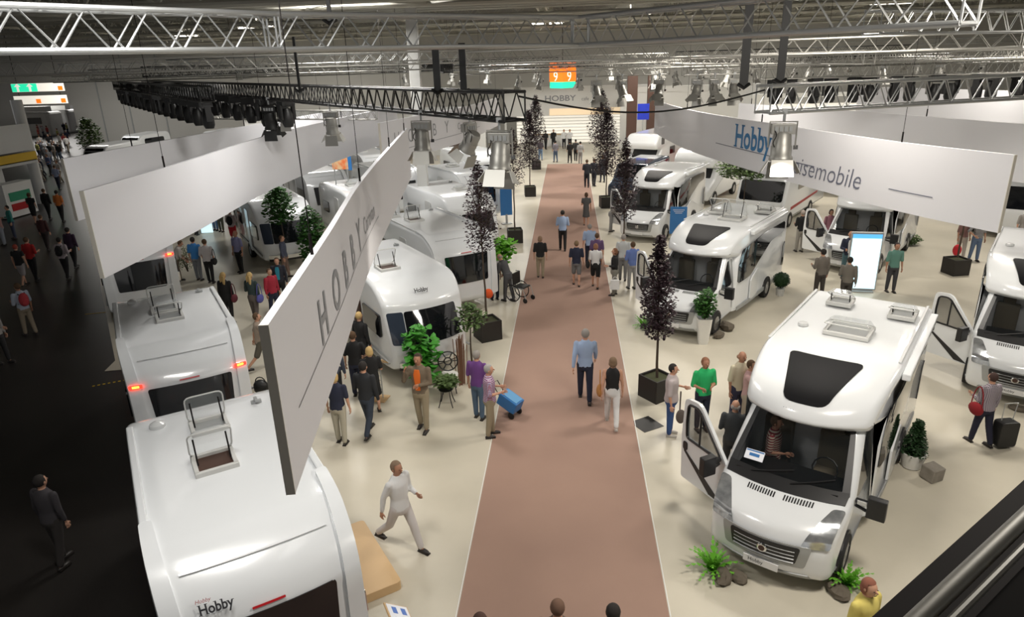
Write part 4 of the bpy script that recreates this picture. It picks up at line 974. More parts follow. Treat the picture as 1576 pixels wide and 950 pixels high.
def carry(t, name, label, cat, kind, col, side=1, h=1.72):
    """something the person carries or pulls: stays its own thing"""
    mw = Matrix.Translation(t.location) @ Matrix.Rotation(t.rotation_euler.z, 4, 'Z')
    b = thing(name, label, cat, t.location, t.rotation_euler.z); m_ = cloth(col)
    if kind == 'backpack':
        q = MB(); q.ell((0, .155, 1.2*h/1.72), (.15, .09, .22), 12, 9); q.ell((0, .22, 1.12*h/1.72), (.11, .05, .12), 10, 7); q.build('bag_body', m_, b, True)
        q = MB()
        for s in (-1, 1): q.tube(((s*.09, .12, 1.38*h/1.72), (s*.1, -.02, 1.43*h/1.72), (s*.11, -.13, 1.28*h/1.72), (s*.13, .06, 1.06*h/1.72)), .018, 5)
        q.build('strap', M['black'], b)
    elif kind == 'handbag':
        q = MB(); q.ell((side*.27, .02, .86*h/1.72), (.08, .17, .14), 10, 8); q.build('bag_body', m_, b, True)
        q = MB(); q.tube([(side*.27, .02+.13*math.cos(k*math.pi/8), .93+.42*math.sin(k*math.pi/8)) for k in range(9)], .012, 5); q.build('strap', m_, b)
    elif kind == 'tote':
        q = MB(); q.prism(rrect(.3, .34, .03, 0, .48), -.05, .05, lambda a_, b_, c_: Vector((side*.3+c_, a_, b_))); q.build('bag_body', m_, b, bevel=.01)
        q = MB(); q.tube([(side*.3, .08*math.cos(k*math.pi/6), .64+.12*math.sin(k*math.pi/6)) for k in range(7)], .01, 5); q.build('strap', m_, b)
    elif kind == 'suitcase':
        q = MB(); q.prism(rrect(.40, .56, .06, 0, .36), -.12, .12, lambda a_, b_, c_: Vector((side*.42+a_, -.05+c_, b_))); q.build('case_body', m_, b, bevel=.02)
        q = MB()
        for s in (-1, 1): q.tube(((side*.42+s*.12, -.05, .62), (side*.42+s*.12, -.05, 1.02)), .01, 5)
        q.tube(((side*.42-.12, -.05, 1.02), (side*.42+.12, -.05, 1.02)), .016, 6); q.build('pull_handle', M['silverpl'], b)
        for s in (-1, 1):
            q = MB(); q.lathe(((.0, -.02), (.05, -.02), (.05, .02), (0, .02)), 12, m=Matrix.Translation((side*.42+s*.16, .05, .052)) @ Matrix.Rotation(math.pi/2, 4, 'Y')); q.build('wheel', M['black'], b)
    return b
LB, NV, BK, GY_, WH, KH, TN = (.33, .43, .62), (.018, .022, .045), (.012, .012, .013), (.16, .16, .16), (.68, .68, .68), (.30, .25, .17), (.17, .13, .09)
BR, BL, GR, DK = (.09, .05, .025), (.55, .38, .16), (.28, .26, .24), (.02, .016, .014)
# on the brown carpet
person('man in light blue shirt and navy trousers walking away down the middle of the carpet', G(900, 617), 180, LB, NV, GR, 1.86, .22, ('swingf', 'swingb'), .95)
p = person('woman in black vest, white sleeves and white trousers walking away by the carpet edge', G(941, 655), 178, BK, WH, (.2, .13, .08), 1.68, .3, ('down', 'swingb'), 0, hairs='bob', W=.9, shoe='shoel')
carry(p, 'shoulder_bag', 'tan leather shoulder bag on the woman in white trousers', 'bag', 'handbag', (.40, .18, .05), 1)
person('woman in black top and khaki trousers standing alone on the carpet, seen from behind', G(832, 428), 180, BK, KH, (.25, .16, .1), 1.62, .06, ('down', 'down'), .5, hairs='bob')
person('man in blue shirt and black trousers walking away, farther up the middle of the carpet', G(866, 386), 180, LB, BK, DK, 1.76, .12, ('bent', 'bent'), .6)
person('visitor in navy tee and grey shorts walking away beside the group on the carpet', G(887, 440), 180, NV, GY_, (.2, .13, .07), 1.68, .16, ('down', 'down'), .45, 'short')
p = person('woman in white tee and dark knee shorts walking away at the carpet edge', G(916, 443), 176, WH, BK, (.25, .12, .07), 1.64, .22, ('swingf', 'down'), .45, 'short', 'bob', W=.92)
carry(p, 'handbag', 'black handbag on the woman in white tee', 'bag', 'handbag', BK, 1)
person('visitor in purple top walking away behind the woman in white tee', G(918, 425), 178, (.12, .07, .16), NV, BR, 1.66, .16, ('down', 'down'), .5)
person('visitor in pale blue shirt walking away just ahead of the purple top', G(907, 410), 182, LB, NV, GR, 1.7, .1, ('down', 'down'), .5)
person('woman in grey dress walking away on the right half of the carpet', G(902, 348), 180, (.09, .09, .09), (.09, .09, .09), BR, 1.66, .14, ('down', 'bent'), .3, 'skirt', 'bob', W=.9)
p = person('woman with ponytail in black cardigan and grey trousers standing at the right carpet edge', G(945, 455), -90, BK, (.2, .19, .16), (.18, .08, .04), 1.68, .05, ('down', 'bent'), .9, hairs='bob', W=.88, jacket=WH)
carry(p, 'shopping_bag', 'white shopping bag held by the woman in black cardigan', 'bag', 'tote', WH, 1)
person('man in white shirt behind the woman in black cardigan', G(958, 432), 170, (.5, .52, .52), (.2, .2, .2), GR, 1.74, .06, ('down', 'bent'), .5)
person('man in blue shirt bending in beside the purple tree', G(972, 445), 200, (.12, .18, .42), (.3, .3, .3), BR, 1.72, .05, ('bent', 'bent'), .9)
p_ = [('man in dark suit of the trio at the far right carpet edge, left one', 903, 289, 180), ('man in dark suit of the trio at the far right carpet edge, middle one', 914, 287, 150), ('person in dark coat of the trio at the far right carpet edge, right one', 927, 281, 200)]
for lab, px, py, rt in p_: person(lab, G(px, py), rt, (.02, .022, .03), (.018, .02, .03), BR, 1.78, .08, ('down', 'bent'), 1, lod=1)
for lab, px, py, top, bot in (('man in grey shirt and blue jeans at the far end of the carpet', 855, 250, (.22, .21, .24), (.08, .12, .2)), ('person in black top at the far end of the carpet beside the pale shirt', 877, 251, BK, BK),
                              ('person in dark clothes near the far counter', 886, 248, (.03, .03, .03), BK), ('person in pale grey shirt at the far end of the carpet', 893, 252, (.4, .4, .4), (.3, .3, .3)),
                              ('person in blue jeans standing by the far purple tree', 832, 247, (.06, .05, .06), (.12, .2, .32)), ('person in black leaning beside the far purple trees', 840, 230, BK, BK)):
    person(lab, G(px, py), 180+random.uniform(-30, 30), top, bot, DK, 1.72, .1, ('down', 'down'), .6, lod=1)
for lab, px, py, top in (('staff member in black at the far counter, leftmost', 852, 229, BK), ('staff member in white shirt at the far counter, second from the left', 868, 229, WH), ('staff member in white shirt at the far counter, rightmost', 877, 229, WH)):
    person(lab, G(px, py), 10, top, BK, DK, 1.75, .0, ('down', 'bent'), .9, lod=1)
# left of the aisle
person('man in brown jacket over orange shirt, hand at his face, holding leaflets', G(652, 662), -8, TN, KH, (.05, .03, .02), 1.86, .10, ('phone', 'hold'), .98, tan=True, jacket=(.75, .16, .02))
person('man in purple shirt and jeans standing behind the one in checked shirt', G(738, 645), 160, (.14, .05, .22), (.08, .13, .2), GR, 1.70, .04, ('down', 'down'), .5)
person('grey haired man in purple checked shirt and khaki trousers by the carpet edge', G(756, 672), 100, 'plaidblue', KH, (.32, .31, .30), 1.72, .06, ('bent', 'bent'), .48)
person('large walker in white top and white trousers striding across the beige floor', G(622, 845), 60, WH, (.58, .55, .54), (.22, .15, .10), 1.76, .42, ('swingb', 'bent'), .95, tan=True)
person('blond woman in navy top and cream trousers, back turned, beside the tall banner', G(527, 683), 175, NV, (.42, .39, .31), BL, 1.70, .06, ('down', 'down'), .4, hairs='bob')
person('man in dark jacket and dark jeans striding by the group at the caravan', G(570, 668), 170, (.02, .022, .026), (.03, .04, .06), DK, 1.78, .3, ('down', 'bent'), .98)
person('blond woman in black dress reading the information stand', G(578, 634), 205, BK, BK, BL, 1.66, .03, ('bent', 'down'), .4, 'skirt', 'bob')
person('person in black jacket with red collar at the caravan step', G(562, 575), 150, BK, BK, BL, 1.74, .0, ('down', 'down'), 1)
person('dark haired person in black tee in the group by the caravan', G(553, 610), 185, BK, NV, BR, 1.72, .0, ('hip', 'down'), .45)
person('person in slate blue jacket half behind the tall banner', G(520, 628), 185, (.05, .06, .09), BK, BR, 1.76, .0, ('down', 'down'), .95)
person('elderly bald man in grey suit bending forward over the wheelchair', G(783, 464), 235, (.07, .07, .075), (.07, .07, .075), GR, 1.72, .12, ('push', 'push'), 1, hairs='bald', bend=28)
person('woman in pale tee standing behind the orange bag by the purple tree', G(762, 462), 200, (.5, .5, .5), NV, BR, 1.66, .0, ('down', 'bent'), .45, W=.92)
q = MB(); q.ell(G(752, 452, .95), (.14, .10, .16), 10, 8); tag(q.build('sling_bag', cloth((.75, .10, .02)), None, True), 'bright orange red bag beside the woman in pale tee', 'bag')
person('man in blue checked shirt and black trousers standing in the left display lane', G(372, 420), -20, (.22, .22, .38), BK, (.35, .16, .1), 1.72, .05, ('down', 'down'), .45, tan=True)
person('man in bright blue tee and grey trousers behind the second caravan', G(308, 432), 180, (.04, .20, .50), (.2, .21, .23), DK, 1.74, .05, ('down', 'down'), .45)
p = person('person in pale top and long black trousers beside the bright blue tee', G(326, 436), 185, (.45, .42, .42), BK, BR, 1.74, .06, ('down', 'bent'), .5)
carry(p, 'shoulder_bag', 'black shoulder bag on the person in pale top', 'bag', 'handbag', BK, -1)
p = person('woman with long blond hair in black, left one of the two', G(356, 498), 178, BK, BK, BL, 1.72, .05, ('down', 'down'), .95, hairs='long', W=.88)
carry(p, 'handbag', 'dark red handbag on the left blond woman', 'bag', 'handbag', (.12, .02, .03), -1)
p = person('woman with long blond hair in dark green top, right one of the two', G(396, 498), 170, (.03, .05, .05), (.12, .10, .09), BL, 1.72, .12, ('down', 'bent'), .95, hairs='long', W=.88)
carry(p, 'handbag', 'blue handbag on the right blond woman', 'bag', 'handbag', (.10, .10, .35), -1)
person('person in beige and brown walking beside the near end of the tall banner', G(408, 570), 120, (.30, .24, .19), (.10, .09, .07), BR, 1.70, .38, ('swingf', 'swingb'), .45, 'short')
person('person in dark jacket with teal shirt next to the top edge of the tall banner', G(436, 470), 10, (.02, .02, .03), BK, BR, 1.7, .0, ('down', 'down'), 1, jacket=(.03, .25, .35))
person('person in crimson top partly behind the tall banner', G(425, 488), 60, (.35, .02, .04), NV, BR, 1.66, .1, ('down', 'down'), .9)
person('person in slate top by the small green tree', G(442, 428), 100, (.07, .08, .12), (.2, .13, .1), BR, 1.7, .1, ('down', 'down'), .9)
person('person in black trousers under the second banner, near the lit screen', G(303, 362), 180, BK, BK, BR, 1.74, .08, ('down', 'down'), .9, lod=1)
person('person with black coat under the second banner, left of the other', G(287, 364), 180, BK, BK, BR, 1.74, .1, ('down', 'down'), .9, lod=1)
person('person in jeans under the second banner, left one of the pair', G(333, 355), 0, NV, (.08, .13, .22), BR, 1.74, .05, ('down', 'down'), .9, lod=1)
person('person in olive trousers under the second banner, right one of the pair', G(342, 357), 0, (.07, .07, .05), (.05, .05, .03), BR, 1.74, .05, ('down', 'down'), .9, lod=1)
p = person('person in red shorts carrying a dark backpack by the caravan door', G(362, 378), 180, (.5, .42, .42), (.5, .02, .03), DK, 1.72, .05, ('bent', 'bent'), .45, 'short', lod=1)
carry(p, 'backpack', 'dark backpack worn by the person in red shorts', 'backpack', 'backpack', BK)
person('person at the left caravan bending over a wooden crate by its tail lamp', G(276, 434), 120, (.5, .45, .42), (.2, .15, .12), BR, 1.68, .1, ('push', 'push'), .6, bend=25)
q = MB(); c = G(402, 596, .35); q.ell(c, (.20, .14, .2), 10, 8); q.tube([(c.x+.12*math.cos(k*math.pi/6), c.y, c.z+.15+.12*math.sin(k*math.pi/6)) for k in range(7)], .014, 5)
tag(q.build('travel_bag', M['black'], None, True), 'black travel bag standing below the near end of the tall banner', 'bag')
# dark hall aisle at the far left
p = person('man in grey tee and khaki trousers with red and grey backpack in the dark aisle', G(48, 516), -112, (.36, .40, .48), (.22, .18, .13), BR, 1.72, .12, ('down', 'bent'), .5, tan=True)
carry(p, 'backpack', 'grey backpack with bright red panel on the man in the dark aisle', 'backpack', 'backpack', (.35, .03, .04))
person('person in black vest and white shorts walking up the dark aisle', G(40, 440), 185, BK, (.3, .28, .28), (.3, .05, .03), 1.68, .25, ('down', 'down'), .2, 'short')
person('man in red shirt beside the black vest in the dark aisle', G(57, 432), 180, (.38, .015, .015), BK, BR, 1.78, .12, ('bent', 'down'), .5)
p = person('person with red waistband and white sleeves walking in the dark aisle', G(106, 430), 180, (.42, .36, .38), BK, DK, 1.72, .15, ('bent', 'bent'), .9)
carry(p, 'backpack', 'black backpack worn by the person with white sleeves', 'backpack', 'backpack', BK)
person('person in plum top just ahead of the white sleeves', G(118, 412), 180, (.035, .015, .04), BK, DK, 1.74, .15, ('down', 'down'), .9)
person('man in orange shirt and black trousers walking up the dark aisle', G(98, 342), 180, (.55, .16, .03), BK, DK, 1.78, .12, ('down', 'down'), .5, lod=1)
person('person in black jacket left of the orange shirt', G(78, 338), 180, BK, BK, BR, 1.76, .15, ('down', 'down'), .95, lod=1)
person('woman in black dress with bare legs in the dark aisle', G(56, 345), 180, BK, BK, BR, 1.74, .12, ('down', 'bent'), .3, 'short', 'bob', lod=1)
person('person in bright red shirt in the busy part of the left aisle', G(62, 292), 180, (.65, .05, .03), BK, BR, 1.72, .1, ('down', 'down'), .5, lod=1)
person('person in pale blue shirt near the plain left banner end', G(92, 292), 180, (.3, .35, .5), NV, BR, 1.74, .1, ('down', 'down'), .5, lod=1)
person('person in grey pullover leaning out at the left edge', G(8, 560), 90, (.2, .19, .18), BK, BR, 1.72, .1, ('reach', 'down'), .95)
person('person in denim standing by the left stand counter', G(8, 378), -60, (.35, .2, .18), (.25, .27, .3), (.25, .06, .03), 1.7, 0, ('bent', 'bent'), .5)
person('person in teal top at the left stand', G(24, 368), -40, (.03, .2, .18), (.05, .06, .1), DK, 1.7, 0, ('bent', 'down'), .9)
person('dark clothed walker with pale bag in the darkest corner of the aisle', G(100, 868), 170, (.05, .045, .05), (.035, .03, .028), DK, 1.72, .12, ('down', 'down'), .9)
person('person in dark red top walking in the left aisle behind the red shirt', G(75, 385), 180, (.06, .02, .02), (.03, .02, .02), BR, 1.68, .1, ('down', 'down'), .9)
# below the balcony
for lab, px, py, top, hr in (('dark haired head and brown shoulders at the bottom edge, middle of the carpet', 858, 925, (.14, .10, .08), (.16, .09, .06)), ('very dark haired head at the bottom edge, right part of the carpet', 944, 932, BK, DK),
                             ('dark head just showing at the bottom edge, left border of the carpet', 738, 946, (.12, .06, .04), (.08, .04, .03))):
    g = G(px, py, 1.72); person(lab, g, 180, top, NV, hr, 1.72, .15, ('down', 'down'), .9)
g = G(1338, 900, 1.6); person('auburn haired visitor in yellow top below the largest motorhome', g, 30, (.62, .52, .14), KH, (.22, .08, .05), 1.68, .2, ('bent', 'down'), .9, hairs='bob')
# right of the aisle
person('stout dark haired woman in pale pink top and blue jeans facing the green tee', G(1030, 670), -105+180, (.48, .42, .42), (.035, .08, .22), DK, 1.68, .0, ('down', 'bent'), .5, hairs='short', W=1.18, shoe='shoel')
q = MB(); c = G(1038, 640, .85); q.tube([(c.x+.1, c.y, c.z+.55-.06*k) for k in range(8)], .016, 5); q.ell((c.x+.12, c.y-.03, c.z), (.10, .06, .16), 10, 8); tag(q.build('shoulder_bag', cloth((.10, .08, .07)), None, True), 'small patterned bag hanging at the stout woman in pink top', 'bag')
person('man in bright green tee and navy trousers behind the open cab door', G(1078, 662), 15, (.02, .42, .13), NV, (.25, .11, .06), 1.72, .0, ('bent', 'hold'), .5, tan=True)
person('bald man in cream polo standing behind the front of the largest motorhome', G(1132, 655), 25, (.60, .54, .40), (.04, .04, .08), (.3, .18, .12), 1.78, .05, ('down', 'bent'), .5, hairs='bald', tan=True)
person('grey haired person in charcoal jacket at the open cab door', G(1122, 735), 170, (.05, .055, .06), (.05, .05, .05), (.35, .33, .31), 1.66, .0, ('down', 'bent'), .95, hairs='bald')
person('person in pale pink shirt partly hidden behind the largest motorhome', G(1146, 664), 60, (.55, .35, .34), (.45, .38, .3), BR, 1.68, .05, ('reach', 'down'), .95)
p = person('woman in plum checked shirt and navy trousers pulling a black trolley case', G(1505, 684), 195, 'plaiddark', (.015, .016, .035), (.05, .025, .02), 1.62, .16, ('down', 'bent'), .95, W=1.02)
carry(p, 'handbag', 'dark red handbag on the woman in checked shirt', 'bag', 'handbag', (.25, .01, .015), 1)
q = thing('trolley_case', 'black trolley case pulled by the woman in checked shirt', 'suitcase', G(1541, 688, .012), R(10))
b = MB(); b.prism(rrect(.40, .56, .07, 0, .33), -.12, .12, lambda a_, b_, c_: Vector((a_, c_, b_))); b.build('case_body', M['black'], q, bevel=.02)
b = MB(); b.tube(((-.12, .02, .6), (-.14, .0, 1.0), (.14, 0, 1.0), (.12, .02, .6)), .010, 5); b.build('pull_handle', M['silverpl'], q)
for s in (-1, 1): b = MB(); b.ell((s*.15, .1, .045), (.02, .045, .045), 8, 6); b.build('wheel', M['black'], q)
person('man in sea green shirt and dark trousers beside the lit display', G(1369, 450), 0, (.10, .22, .18), (.04, .04, .045), (.03, .02, .02), 1.72, .05, ('down', 'down'), .5, tan=True)
person('man in grey brown suit with his back turned, left of the lit display', G(1258, 462), 195, (.17, .15, .13), (.06, .05, .045), DK, 1.74, .05, ('down', 'bent'), 1)
person('second man in grey brown suit nearer the lit display', G(1298, 474), 160, (.16, .145, .125), (.05, .045, .04), DK, 1.68, .0, ('down', 'bent'), 1)
person('bald man in navy jacket and white shirt facing the two suited men', G(1300, 430), -10, (.02, .025, .05), (.06, .12, .14), (.3, .2, .15), 1.78, .05, ('bent', 'down'), 1, hairs='bald', tan=True, jacket=WH)
person('grey haired man in black jacket by the open door of the half hidden motorhome', G(1229, 388), 190, BK, (.35, .33, .3), (.35, .3, .27), 1.74, .05, ('down', 'bent'), .95)
person('dark haired woman in rose scarf behind the door of the half hidden motorhome', G(1272, 385), 10, (.35, .16, .2), (.12, .13, .12), DK, 1.7, .0, ('down', 'down'), .9, hairs='bob')
person('person with red bag beside the big dark planter on the right', G(1476, 398), 10, (.25, .14, .13), (.45, .40, .36), BR, 1.68, .1, ('down', 'down'), .5)
person('person in black and white striped jersey and jeans beside the big dark planter', G(1497, 402), 0, 'striped', (.10, .15, .25), BR, 1.76, .08, ('hip', 'down'), .5)
q = MB(); q.ell(G(1473, 385, .55), (.16, .12, .22), 10, 8); tag(q.build('shopping_bag', cloth((.5, .02, .03)), None, True), 'bright red bag standing against the big dark planter', 'bag')
person('person with auburn hair at the right edge behind the banner', G(1567, 385), 0, (.3, .28, .26), (.1, .1, .1), (.3, .1, .05), 1.7, .05, ('down', 'down'), .5)
person('visitor in red walking behind the motorhome with raised roof hatches', G(1208, 345), 0, (.4, .03, .05), NV, DK, 1.7, .05, ('down', 'down'), .5, lod=1)
person('visitor in grey brown top by the blurred plant near the alcove motorhome', G(931, 268), 190, (.06, .05, .05), (.06, .05, .05), BR, 1.74, .05, ('down', 'down'), .9, lod=1)
person('visitor in grey sitting low beside the white motorhome with the star emblem', G(940, 357), 90, (.28, .26, .24), (.25, .25, .25), BR, 1.6, .05, ('bent', 'bent'), .9, bend=30, lod=1)
_a = R(-32.4); _lx, _ly = -.42, 1.62
person('person in maroon and cream striped shirt inside the cab of the largest motorhome', (2.94+_lx*math.cos(_a)-_ly*math.sin(_a), 8.75+_lx*math.sin(_a)+_ly*math.cos(_a)), 60, 'maroonstripe', (.05, .08, .16), BR, 1.62, .0, ('bent', 'down'), .45, tan=True, dz=.42)
# crowd in the passage of the dark hall: a few figures, then copies
protos = []
cr = random.Random(11)
cols = [((.4, .4, .42), NV), (NV, BK), ((.35, .05, .05), (.1, .1, .12)), (BK, (.12, .15, .2)), ((.5, .48, .45), (.2, .17, .13)), ((.12, .16, .3), BK), ((.3, .3, .1), NV)]
cl_ = ['pale top', 'navy top', 'red top', 'black top', 'cream top', 'blue shirt', 'olive top']
for i in range(46):
    px = cr.uniform(38, 112); py = cr.uniform(190, 285)
    if py > 240: px = min(px, 95); px = max(px, 38+(py-200)*.1)
    g = G(px, py); k = i % 7
    gname = 'distant visitors in the left hall passage wearing a '+cl_[k]
    lab = 'distant visitor wearing a '+cl_[k]+' in the crowd filling the left hall passage'
    if i < 7:
        o = person(lab, g, cr.uniform(150, 210), cols[k][0], cols[k][1], cr.choice([BR, DK, BL, GR]), cr.uniform(1.64, 1.8), .18, ('down', 'bent'), .6, lod=1, group=gname); protos.append(o)
    else:
        o = copy_tree(protos[k]); o.location = (g.x, g.y, .012); o.rotation_euler = (0, 0, R(cr.choice((0, 180))+cr.uniform(-40, 40))); tag(o, lab, 'person', gname)
# ------------------------------------------------------------------ plants
def leaves(mb, c, rad, n, size, rnd, shape=1., hollow=.0, droop=.3):
    for _ in range(n):
        while True:
            p = Vector((rnd.uniform(-1, 1), rnd.uniform(-1, 1), rnd.uniform(-1, 1)))
            if hollow < p.length < 1: break
        q = Vector((c[0]+p.x*rad[0], c[1]+p.y*rad[1], c[2]+p.z*rad[2]))
        a = rnd.uniform(0, 6.28); d = Vector((math.cos(a), math.sin(a), rnd.uniform(-droop-.5, .5))).normalized(); w_ = d.cross(Vector((rnd.uniform(-.4, .4), rnd.uniform(-.4, .4), 1))).normalized()*size*.32*shape
        L = size*rnd.uniform(.7, 1.2); n_ = d.cross(w_).normalized()*size*.08
        mb.add((q, q+d*L*.35+w_+n_, q+d*L*.8+w_*.6, q+d*L-n_, q+d*L*.8-w_*.6, q+d*L*.35-w_+n_), ((0, 1, 2, 3), (0, 3, 4, 5)))
def tree(label, x, y, base, trunk, top, r, m, n, size, planter=None, seed=1, taper=True, lean=(0, 0), cat='tree', name='potted_tree', branches=26):
    rnd = random.Random(seed); t = thing(name, label, cat, (x, y, .012), R(rnd.uniform(0, 90) if not planter else planter[1]))
    if planter:
        s = planter[0]; q = MB()
        for dx, dy, a, b in ((0, -s/2+.02, s, .04), (0, s/2-.02, s, .04), (-s/2+.02, 0, .04, s-.08), (s/2-.02, 0, .04, s-.08)): q.box((dx, dy, s*.46), (a, b, s*.92))
        q.box((0, 0, .03), (s-.05, s-.05, .05)); q.build('planter', M['cube'], t, bevel=.008)
        q = MB(); q.box((0, 0, s*.42), (s-.08, s-.08, s*.8)); q.build('soil', M['soil'], t)
    tz = lambda z: (lean[0]*(z-base)/(top-base), lean[1]*(z-base)/(top-base))
    q = MB(); q.tube([(tz(z)[0]+.01*math.sin(z*5), tz(z)[1], z) for z in [base+(top-.25-base)*k/8 for k in range(9)]], [.035-.0032*k for k in range(9)], 7); q.build('trunk', M['bark'], t, True)
    H_ = top-trunk; q = MB()
    for k in range(branches):
        z0 = trunk+H_*rnd.uniform(0, .65); a = rnd.uniform(0, 6.28); rr_ = r*rnd.uniform(.5, .95)*(1-.5*(z0-trunk)/H_ if taper else 1); ox, oy = tz(z0)
        q.tube(((ox, oy, z0), (ox+math.cos(a)*rr_*.5, oy+math.sin(a)*rr_*.5, z0+H_*.12), (ox+math.cos(a)*rr_, oy+math.sin(a)*rr_, z0+H_*.28)), [.012, .008, .004], 4)
    q.build('branch', M['bark'], t)
    q = MB(); K = 7
    for k in range(K):
        f = (k+.5)/K; rad = r*(math.sin(math.pi*min(1, f*.8+.2))**.6)*(1-.35*f if taper else 1); ox, oy = tz(trunk+H_*f)
        leaves(q, (ox, oy, trunk+H_*f), (rad, rad, H_/K*.95), n//K, size, rnd, 1.3)
    q.build('foliage', m, t)
    return t
PU = 'slender purple leaved tree in a dark cube planter, '
tree(PU+'nearest one right of the aisle', 2.12, 15.0, .45, 1.65, 3.9, .48, M['purple'], 2600, .085, (.62, 38), 1, lean=(-.12, 0))
tree(PU+'nearest one left of the aisle', -2.38, 18.7, .45, 2.75, 5.1, .62, M['purple'], 1500, .085, (.66, 30), 2, lean=(-.12, 0), branches=60)
tree(PU+'second one left of the aisle', -2.40, 30.2, .45, 2.6, 4.9, .6, M['purple'], 900, .10, (.66, 10), 3)
tree(PU+'third one left of the aisle', -2.3, 41.5, .45, 1.8, 4.9, .8, M['purple'], 2400, .12, (.66, 8), 4)
tree(PU+'farthest one left of the aisle', -2.4, 52.5, .45, 2.0, 5.2, .9, M['purple'], 2200, .13, (.66, 8), 5)
tree(PU+'second one right of the aisle', 2.2, 26.6, .45, 1.9, 4.7, .6, M['purple'], 1700, .10, (.6, 30), 6)
tree(PU+'third one right of the aisle', 2.1, 37.8, .45, 1.9, 5.2, .9, M['purple'], 2600, .12, (.66, 10), 7)
tree(PU+'farthest one right of the aisle', 2.3, 49.5, .45, 2.2, 5.6, 1.15, M['purple'], 2600, .14, (.66, 8), 8)
tree('thick stemmed tree in the big dark cube planter under the right banner', 14.05, 25.0, .6, 3.2, 4.8, .7, M['purple'], 600, .1, (.64, 12), 9, branches=14)
tree('small round crowned green tree on a thin stem in front of the left caravan', G(445, 424).x, G(445, 424).y, .0, 2.2, 3.45, .7, M['green'], 1200, .15, None, 10, False)
tree('flat crowned green tree behind the motorhome with raised roof hatches', GY(1143, 330, 29).x, 29, .0, 3.0, 3.9, 1.3, M['olive'], 2200, .13, None, 12, False)
tree('palm like green plant at the far wall by the passage', GY(135, 200, 60).x, 60, 0, 1.6, 4.0, 1.2, M['olive'], 700, .3, None, 13, False, cat='plant', name='potted_palm')
tree('green tree above the plain right banner in the upper right', GY(1455, 165, 42).x, 42, 0, 3.0, 5.6, 1.5, M['olive'], 1200, .25, None, 14, False)
def bush(label, x, y, c, rad, m, n, size, seed, pot=None, stems=8, name='potted_plant', cat='plant', hollow=0, z=0.012):
    rnd = random.Random(seed); t = thing(name, label, cat, (x, y, z))
    if pot: pot(t)
    q = MB()
    for k in range(stems):
        a = rnd.uniform(0, 6.28); q.tube(((.02*math.cos(a), .02*math.sin(a), c[2]-rad[2]*1.15), (rad[0]*.4*math.cos(a), rad[1]*.4*math.sin(a), c[2]), (rad[0]*.6*math.cos(a), rad[1]*.6*math.sin(a), c[2]+rad[2]*.6)), [.012, .008, .004], 5)
    q.build('stem', M['bark'], t)
    q = MB(); leaves(q, c, rad, n, size, rnd, 1.2, hollow); q.build('foliage', m, t)
    return t
def pot_tall(t): q = MB(); q.rings([[Vector((a*x_, a*y_, z_)) for x_, y_ in rrect(2, 2, .4)] for z_, a in ((0, .13), (.76, .20), (.78, .20), (.74, .175), (.7, .17))]); q.build('pot', M['potw'], t, True, 40); 
def pot_round(t): q = MB(); q.lathe(((.13, 0), (.17, .02), (.23, .30), (.235, .34), (.21, .34), (.19, .28)), 20); q.build('pot', M['potw'], t, True); q = MB(); q.lathe(((.2, .29), (0, .3)), 16); q.build('soil', M['soil'], t)
g = G(1083, 532); bush('leafy shrub in a tall white pot in front of the motorhome with raised hatches', g.x, g.y+.15, (0, 0, 1.22), (.30, .30, .42), M['green'], 700, .10, 20, pot_tall, 14)
g = G(1409, 728); t = thing('cone_shrub', 'cone shaped clipped shrub in a round white pot by the grey stone cube', 'plant', (g.x, g.y+.2, .012)); pot_round(t)
q = MB(); rnd = random.Random(5)
for k in range(9): leaves(q, (0, 0, .36+k*.075), (.27-.024*k, .27-.024*k, .08), 190, .055, rnd, 1.2)
q.build('foliage', M['dkgreen'], t); q = MB(); q.tube(((0, 0, .28), (0, 0, .95)), .02, 6); q.build('stem', M['bark'], t)
g = G(1200, 455); t = thing('ball_topiary', 'clipped green ball topiary behind the rear wheel of the motorhome with raised hatches', 'plant', (g.x, g.y, .012))
q = MB(); q.lathe(((.12, 0), (.15, .25), (.12, .25)), 14); q.build('pot', M['frame'], t); q = MB(); leaves(q, (0, 0, .55), (.27, .27, .27), 1600, .05, random.Random(3), 1.2, .7); q.ell((0, 0, .55), (.24, .24, .24)); q.build('foliage', M['dkgreen'], t)
q = MB(); q.tube(((0, 0, .2), (0, 0, .4)), .02, 6); q.build('stem', M['bark'], t)
def fern(label, px, py, seed, s=1.):
    g = G(px, py); rnd = random.Random(seed); t = thing('fern', label, 'fern', (g.x, g.y, .012))
    q = MB()
    for k in range(34):
        a = rnd.uniform(0, 6.28); L = s*rnd.uniform(.28, .46); el = rnd.uniform(.5, 1.3); d = Vector((math.cos(a), math.sin(a), 0)); w_ = Vector((-d.y, d.x, 0))
        pts = [d*L*math.sin(el)*u+Vector((0, 0, L*(math.cos(el)*u*1.5+.55*u-.75*u*u))) for u in (0, .2, .4, .6, .8, 1)]
        for j in range(1, 6):
            p0, p1 = pts[j-1], pts[j]
            for sg in (-1, 1):
                ww = w_*sg*.07*s*(1.15-.18*j); q.add((p0, p0.lerp(p1, .7), p0.lerp(p1, .9)+ww+Vector((0, 0, -.01))), ((0, 1, 2),)); 
                q.add((p0.lerp(p1, .45), p1, p1+ww*.9+d*.01), ((0, 1, 2),))
    q.build('frond', M['lime'], t)
fern('bright green fern beside the front left of the largest motorhome', 1096, 880, 31, 1.1)
fern('bright green fern beside the front right wheel of the largest motorhome', 1303, 903, 32, .95)
fern('low lime fern at the foot of the nearest right purple tree', 990, 506, 33, 1.0)
